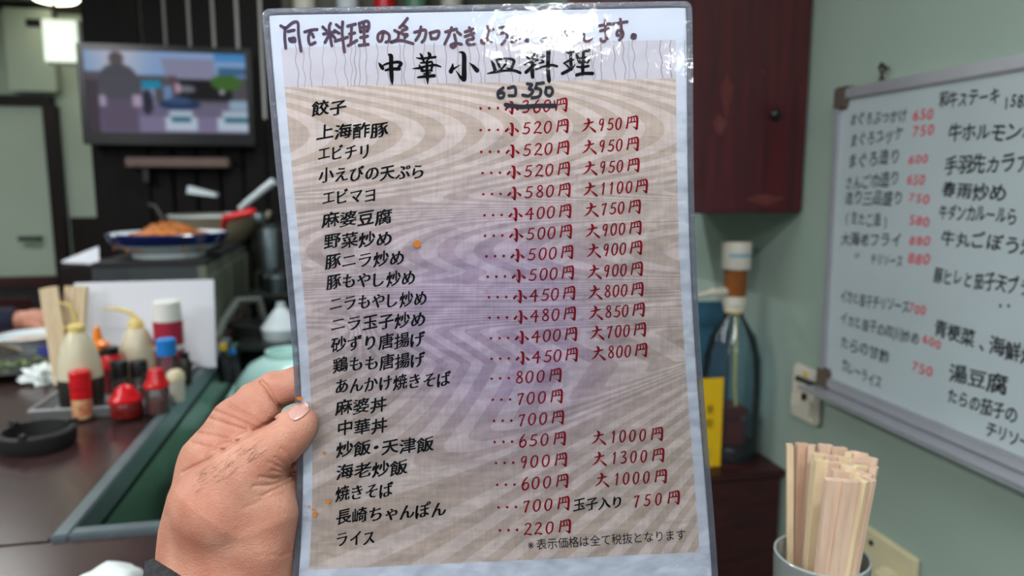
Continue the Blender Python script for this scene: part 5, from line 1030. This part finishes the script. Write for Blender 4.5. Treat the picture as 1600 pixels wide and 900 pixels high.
# front depth lookup of the hand surface
def front_z(x, y):
    i = np.clip(((np.asarray(x) - gx[0])/h).round().astype(int), 0, len(gx) - 1); j = np.clip(((np.asarray(y) - gy[0])/h).round().astype(int), 0, len(gy) - 1)
    col = Hh[i, j]; ins = col < 0; k = np.argmax(ins, -1); hit = ins.any(-1); k1 = np.maximum(k - 1, 0)
    c1 = np.take_along_axis(col, k1[..., None], -1)[..., 0]; c2 = np.take_along_axis(col, k[..., None], -1)[..., 0]; t = c1/(c1 - c2 + 1e-9)
    return np.where(hit, gz[k1] + np.clip(t, 0, 1)*h, 999)
# thumb nail
nu, nv = 15, 13; U, Vv = np.meshgrid(np.linspace(-1, 1, nu), np.linspace(-1, 1, nv)); 
L_ = np.maximum(np.abs(U), np.abs(Vv))/np.maximum(np.hypot(U, Vv), 1e-6); U2, V2 = U*(L_*.65 + .35), Vv*(L_*.65 + .35)
e1 = np.array([.80, -.60]); e2 = np.array([.60, .80]); NX = 467 + 18*U2*e1[0] + 11*V2*e2[0]; NY = 642 + 18*U2*e1[1] + 11*V2*e2[1]
nz_ = front_z(NX, NY); good = nz_ < 500; nz_ = np.where(good, nz_, np.median(nz_[good]) + 12) - 1.6
for _ in range(3): nz_[1:-1, 1:-1] = (nz_[:-2, 1:-1] + nz_[2:, 1:-1] + nz_[1:-1, :-2] + nz_[1:-1, 2:])/4
NV = np.stack([NX.ravel(), NY.ravel(), nz_.ravel()], 1); NF = [(j*nu + i, j*nu + i + 1, (j + 1)*nu + i + 1, (j + 1)*nu + i) for j in range(nv - 1) for i in range(nu - 1)]
o = mesh_obj('thumb_nail', hand_world(NV), NF, mat('nail', (204, 158, 148), .22, sss=.1, coat=.3), root); o['label'] = 'glossy thumb nail'
so = o.modifiers.new('solid', 'SOLIDIFY'); so.thickness = .0006; so.offset = 0
# fine dark hairs on the back of the thumb
hv, hf = [], []; n = 0
for k in range(110):
    x, y = random.uniform(300, 410), 0; y = 752 - (x - 290)*.56 + random.uniform(-4, 30); L = random.uniform(10, 20); a = random.uniform(-1.1, -.55)
    pts = []
    for q in range(4):
        xx, yy = x + L*q/3*math.cos(a + .12*q), y + L*q/3*math.sin(a + .12*q); zz = float(front_z(np.array(xx), np.array(yy)))
        pts.append((xx, yy, zz - .6 - q*.7))
    if max(p[2] for p in pts) > 200: continue
    for q, p in enumerate(pts):
        w = .13*(1 - q/3.6); hv += [(p[0] + w, p[1] + w, p[2]), (p[0] - w, p[1] - w, p[2]), (p[0], p[1], p[2] - w)]
    for q in range(3):
        for e in range(3): hf.append((n + q*3 + e, n + q*3 + (e + 1) % 3, n + (q + 1)*3 + (e + 1) % 3, n + (q + 1)*3 + e))
    n += 12
o = mesh_obj('hand_hair', hand_world(np.array(hv)), hf, mat('hair', (120, 92, 76), .6), root); o['kind'] = 'stuff'
# knitted cuff and sleeve around the wrist
sv_, sf_ = [], []; nA, rings = 64, [(888, 100, 60), (886, 112, 70), (893, 119, 76), (930, 122, 78), (990, 124, 80), (1080, 128, 84), (1200, 134, 90)]
for (yy, rx, rz) in rings:
    for k in range(nA):
        a = 2*PI*k/nA; tilt = .62*math.cos(a)*rx*(1 if yy < 1000 else .6); rib = 1 + .012*math.sin(a*32); sv_.append((350 + rx*rib*math.cos(a), yy + tilt + 62, 38 + rz*rib*math.sin(a)))
for i in range(len(rings) - 1):
    for k in range(nA): sf_.append((i*nA + k, i*nA + (k + 1) % nA, (i + 1)*nA + (k + 1) % nA, (i + 1)*nA + k))
o = mesh_obj('sleeve', hand_world(np.array(sv_)), sf_, M['knit'], root); o['label'] = 'dark grey knitted cuff'
so = o.modifiers.new('solid', 'SOLIDIFY'); so.thickness = .002; so.offset = 1

# the other guest: navy sleeve and resting hand beyond the dishes
def far_hand():
    c = Vector(ony(60, 500, 2.30)); g = .004; wr = c + Vector((-.06, .0, .0)); cx, cy_, cz = c
    ax = np.arange(cx - .20, cx + .16, g); ay = np.arange(cy_ - .08, cy_ + .08, g); az = np.arange(cz - .08, cz + .07, g); A, B, D = np.meshgrid(ax, ay, az, indexing='ij')
    def ch(p, k=.008):
        r = None
        for a, b in zip(p[:-1], p[1:]):
            d = cone_sdf(A, B, D, (cx + a[0], cy_ + a[1], cz + a[2]), a[3], (cx + b[0], cy_ + b[1], cz + b[2]), b[3]); r = d if r is None else smin(r, d, k)
        return r
    H_ = smin(ch([(-.14, 0, .0, .027), (-.06, 0, .0, .026), (-.01, 0, .0, .030)]), ch([(.0, .018, 0, .024), (.015, -.015, -.005, .023)]), .02)
    for y_, l_, r_ in ((-.028, .055, .0085), (-.009, .066, .009), (.010, .062, .009), (.028, .048, .008)):
        H_ = smin(H_, ch([(.012, y_*.9, .002, r_*1.15), (.03 + l_*.25, y_*1.05, .0, r_), (.03 + l_*.6, y_*1.1, -.016, r_*.95), (.03 + l_*.7, y_*1.1, -.034, r_*.85)], .004), .005)
    H_ = smin(H_, ch([(-.02, -.022, -.006, .013), (.012, -.043, -.014, .011), (.036, -.046, -.024, .009)], .004), .008)
    V, F = surface_nets(H_, (ax[0], ay[0], az[0]), g); V = smooth(V, F, 1)
    t = thing('person', (cx - .3, cy_, cz - .05), 'other guest at the far left, only a navy sleeve and hand over the dishes', 'person')
    mesh_obj('hand', V, F, SKIN, t)
    mb = MB(); mb.tube([c + Vector(v) for v in ((-.055, 0, 0), (-.07, 0, 0), (-.16, .0, -.01), (-.30, .0, -.015), (-.42, .02, .04), (-.50, .04, .16))], [.036, .040, .044, .054, .06, .068], 24); mb.build('sleeve', M['navy'], t)
    mb = MB(); mb.lathe([(.10, -.45), (.17, -.40), (.19, -.1), (.20, .12), (.14, .19), (.06, .22), (.055, .27)], c=c + Vector((-.58, .05, .06)), n=28); mb.build('jacket', M['navy'], t)
far_hand()
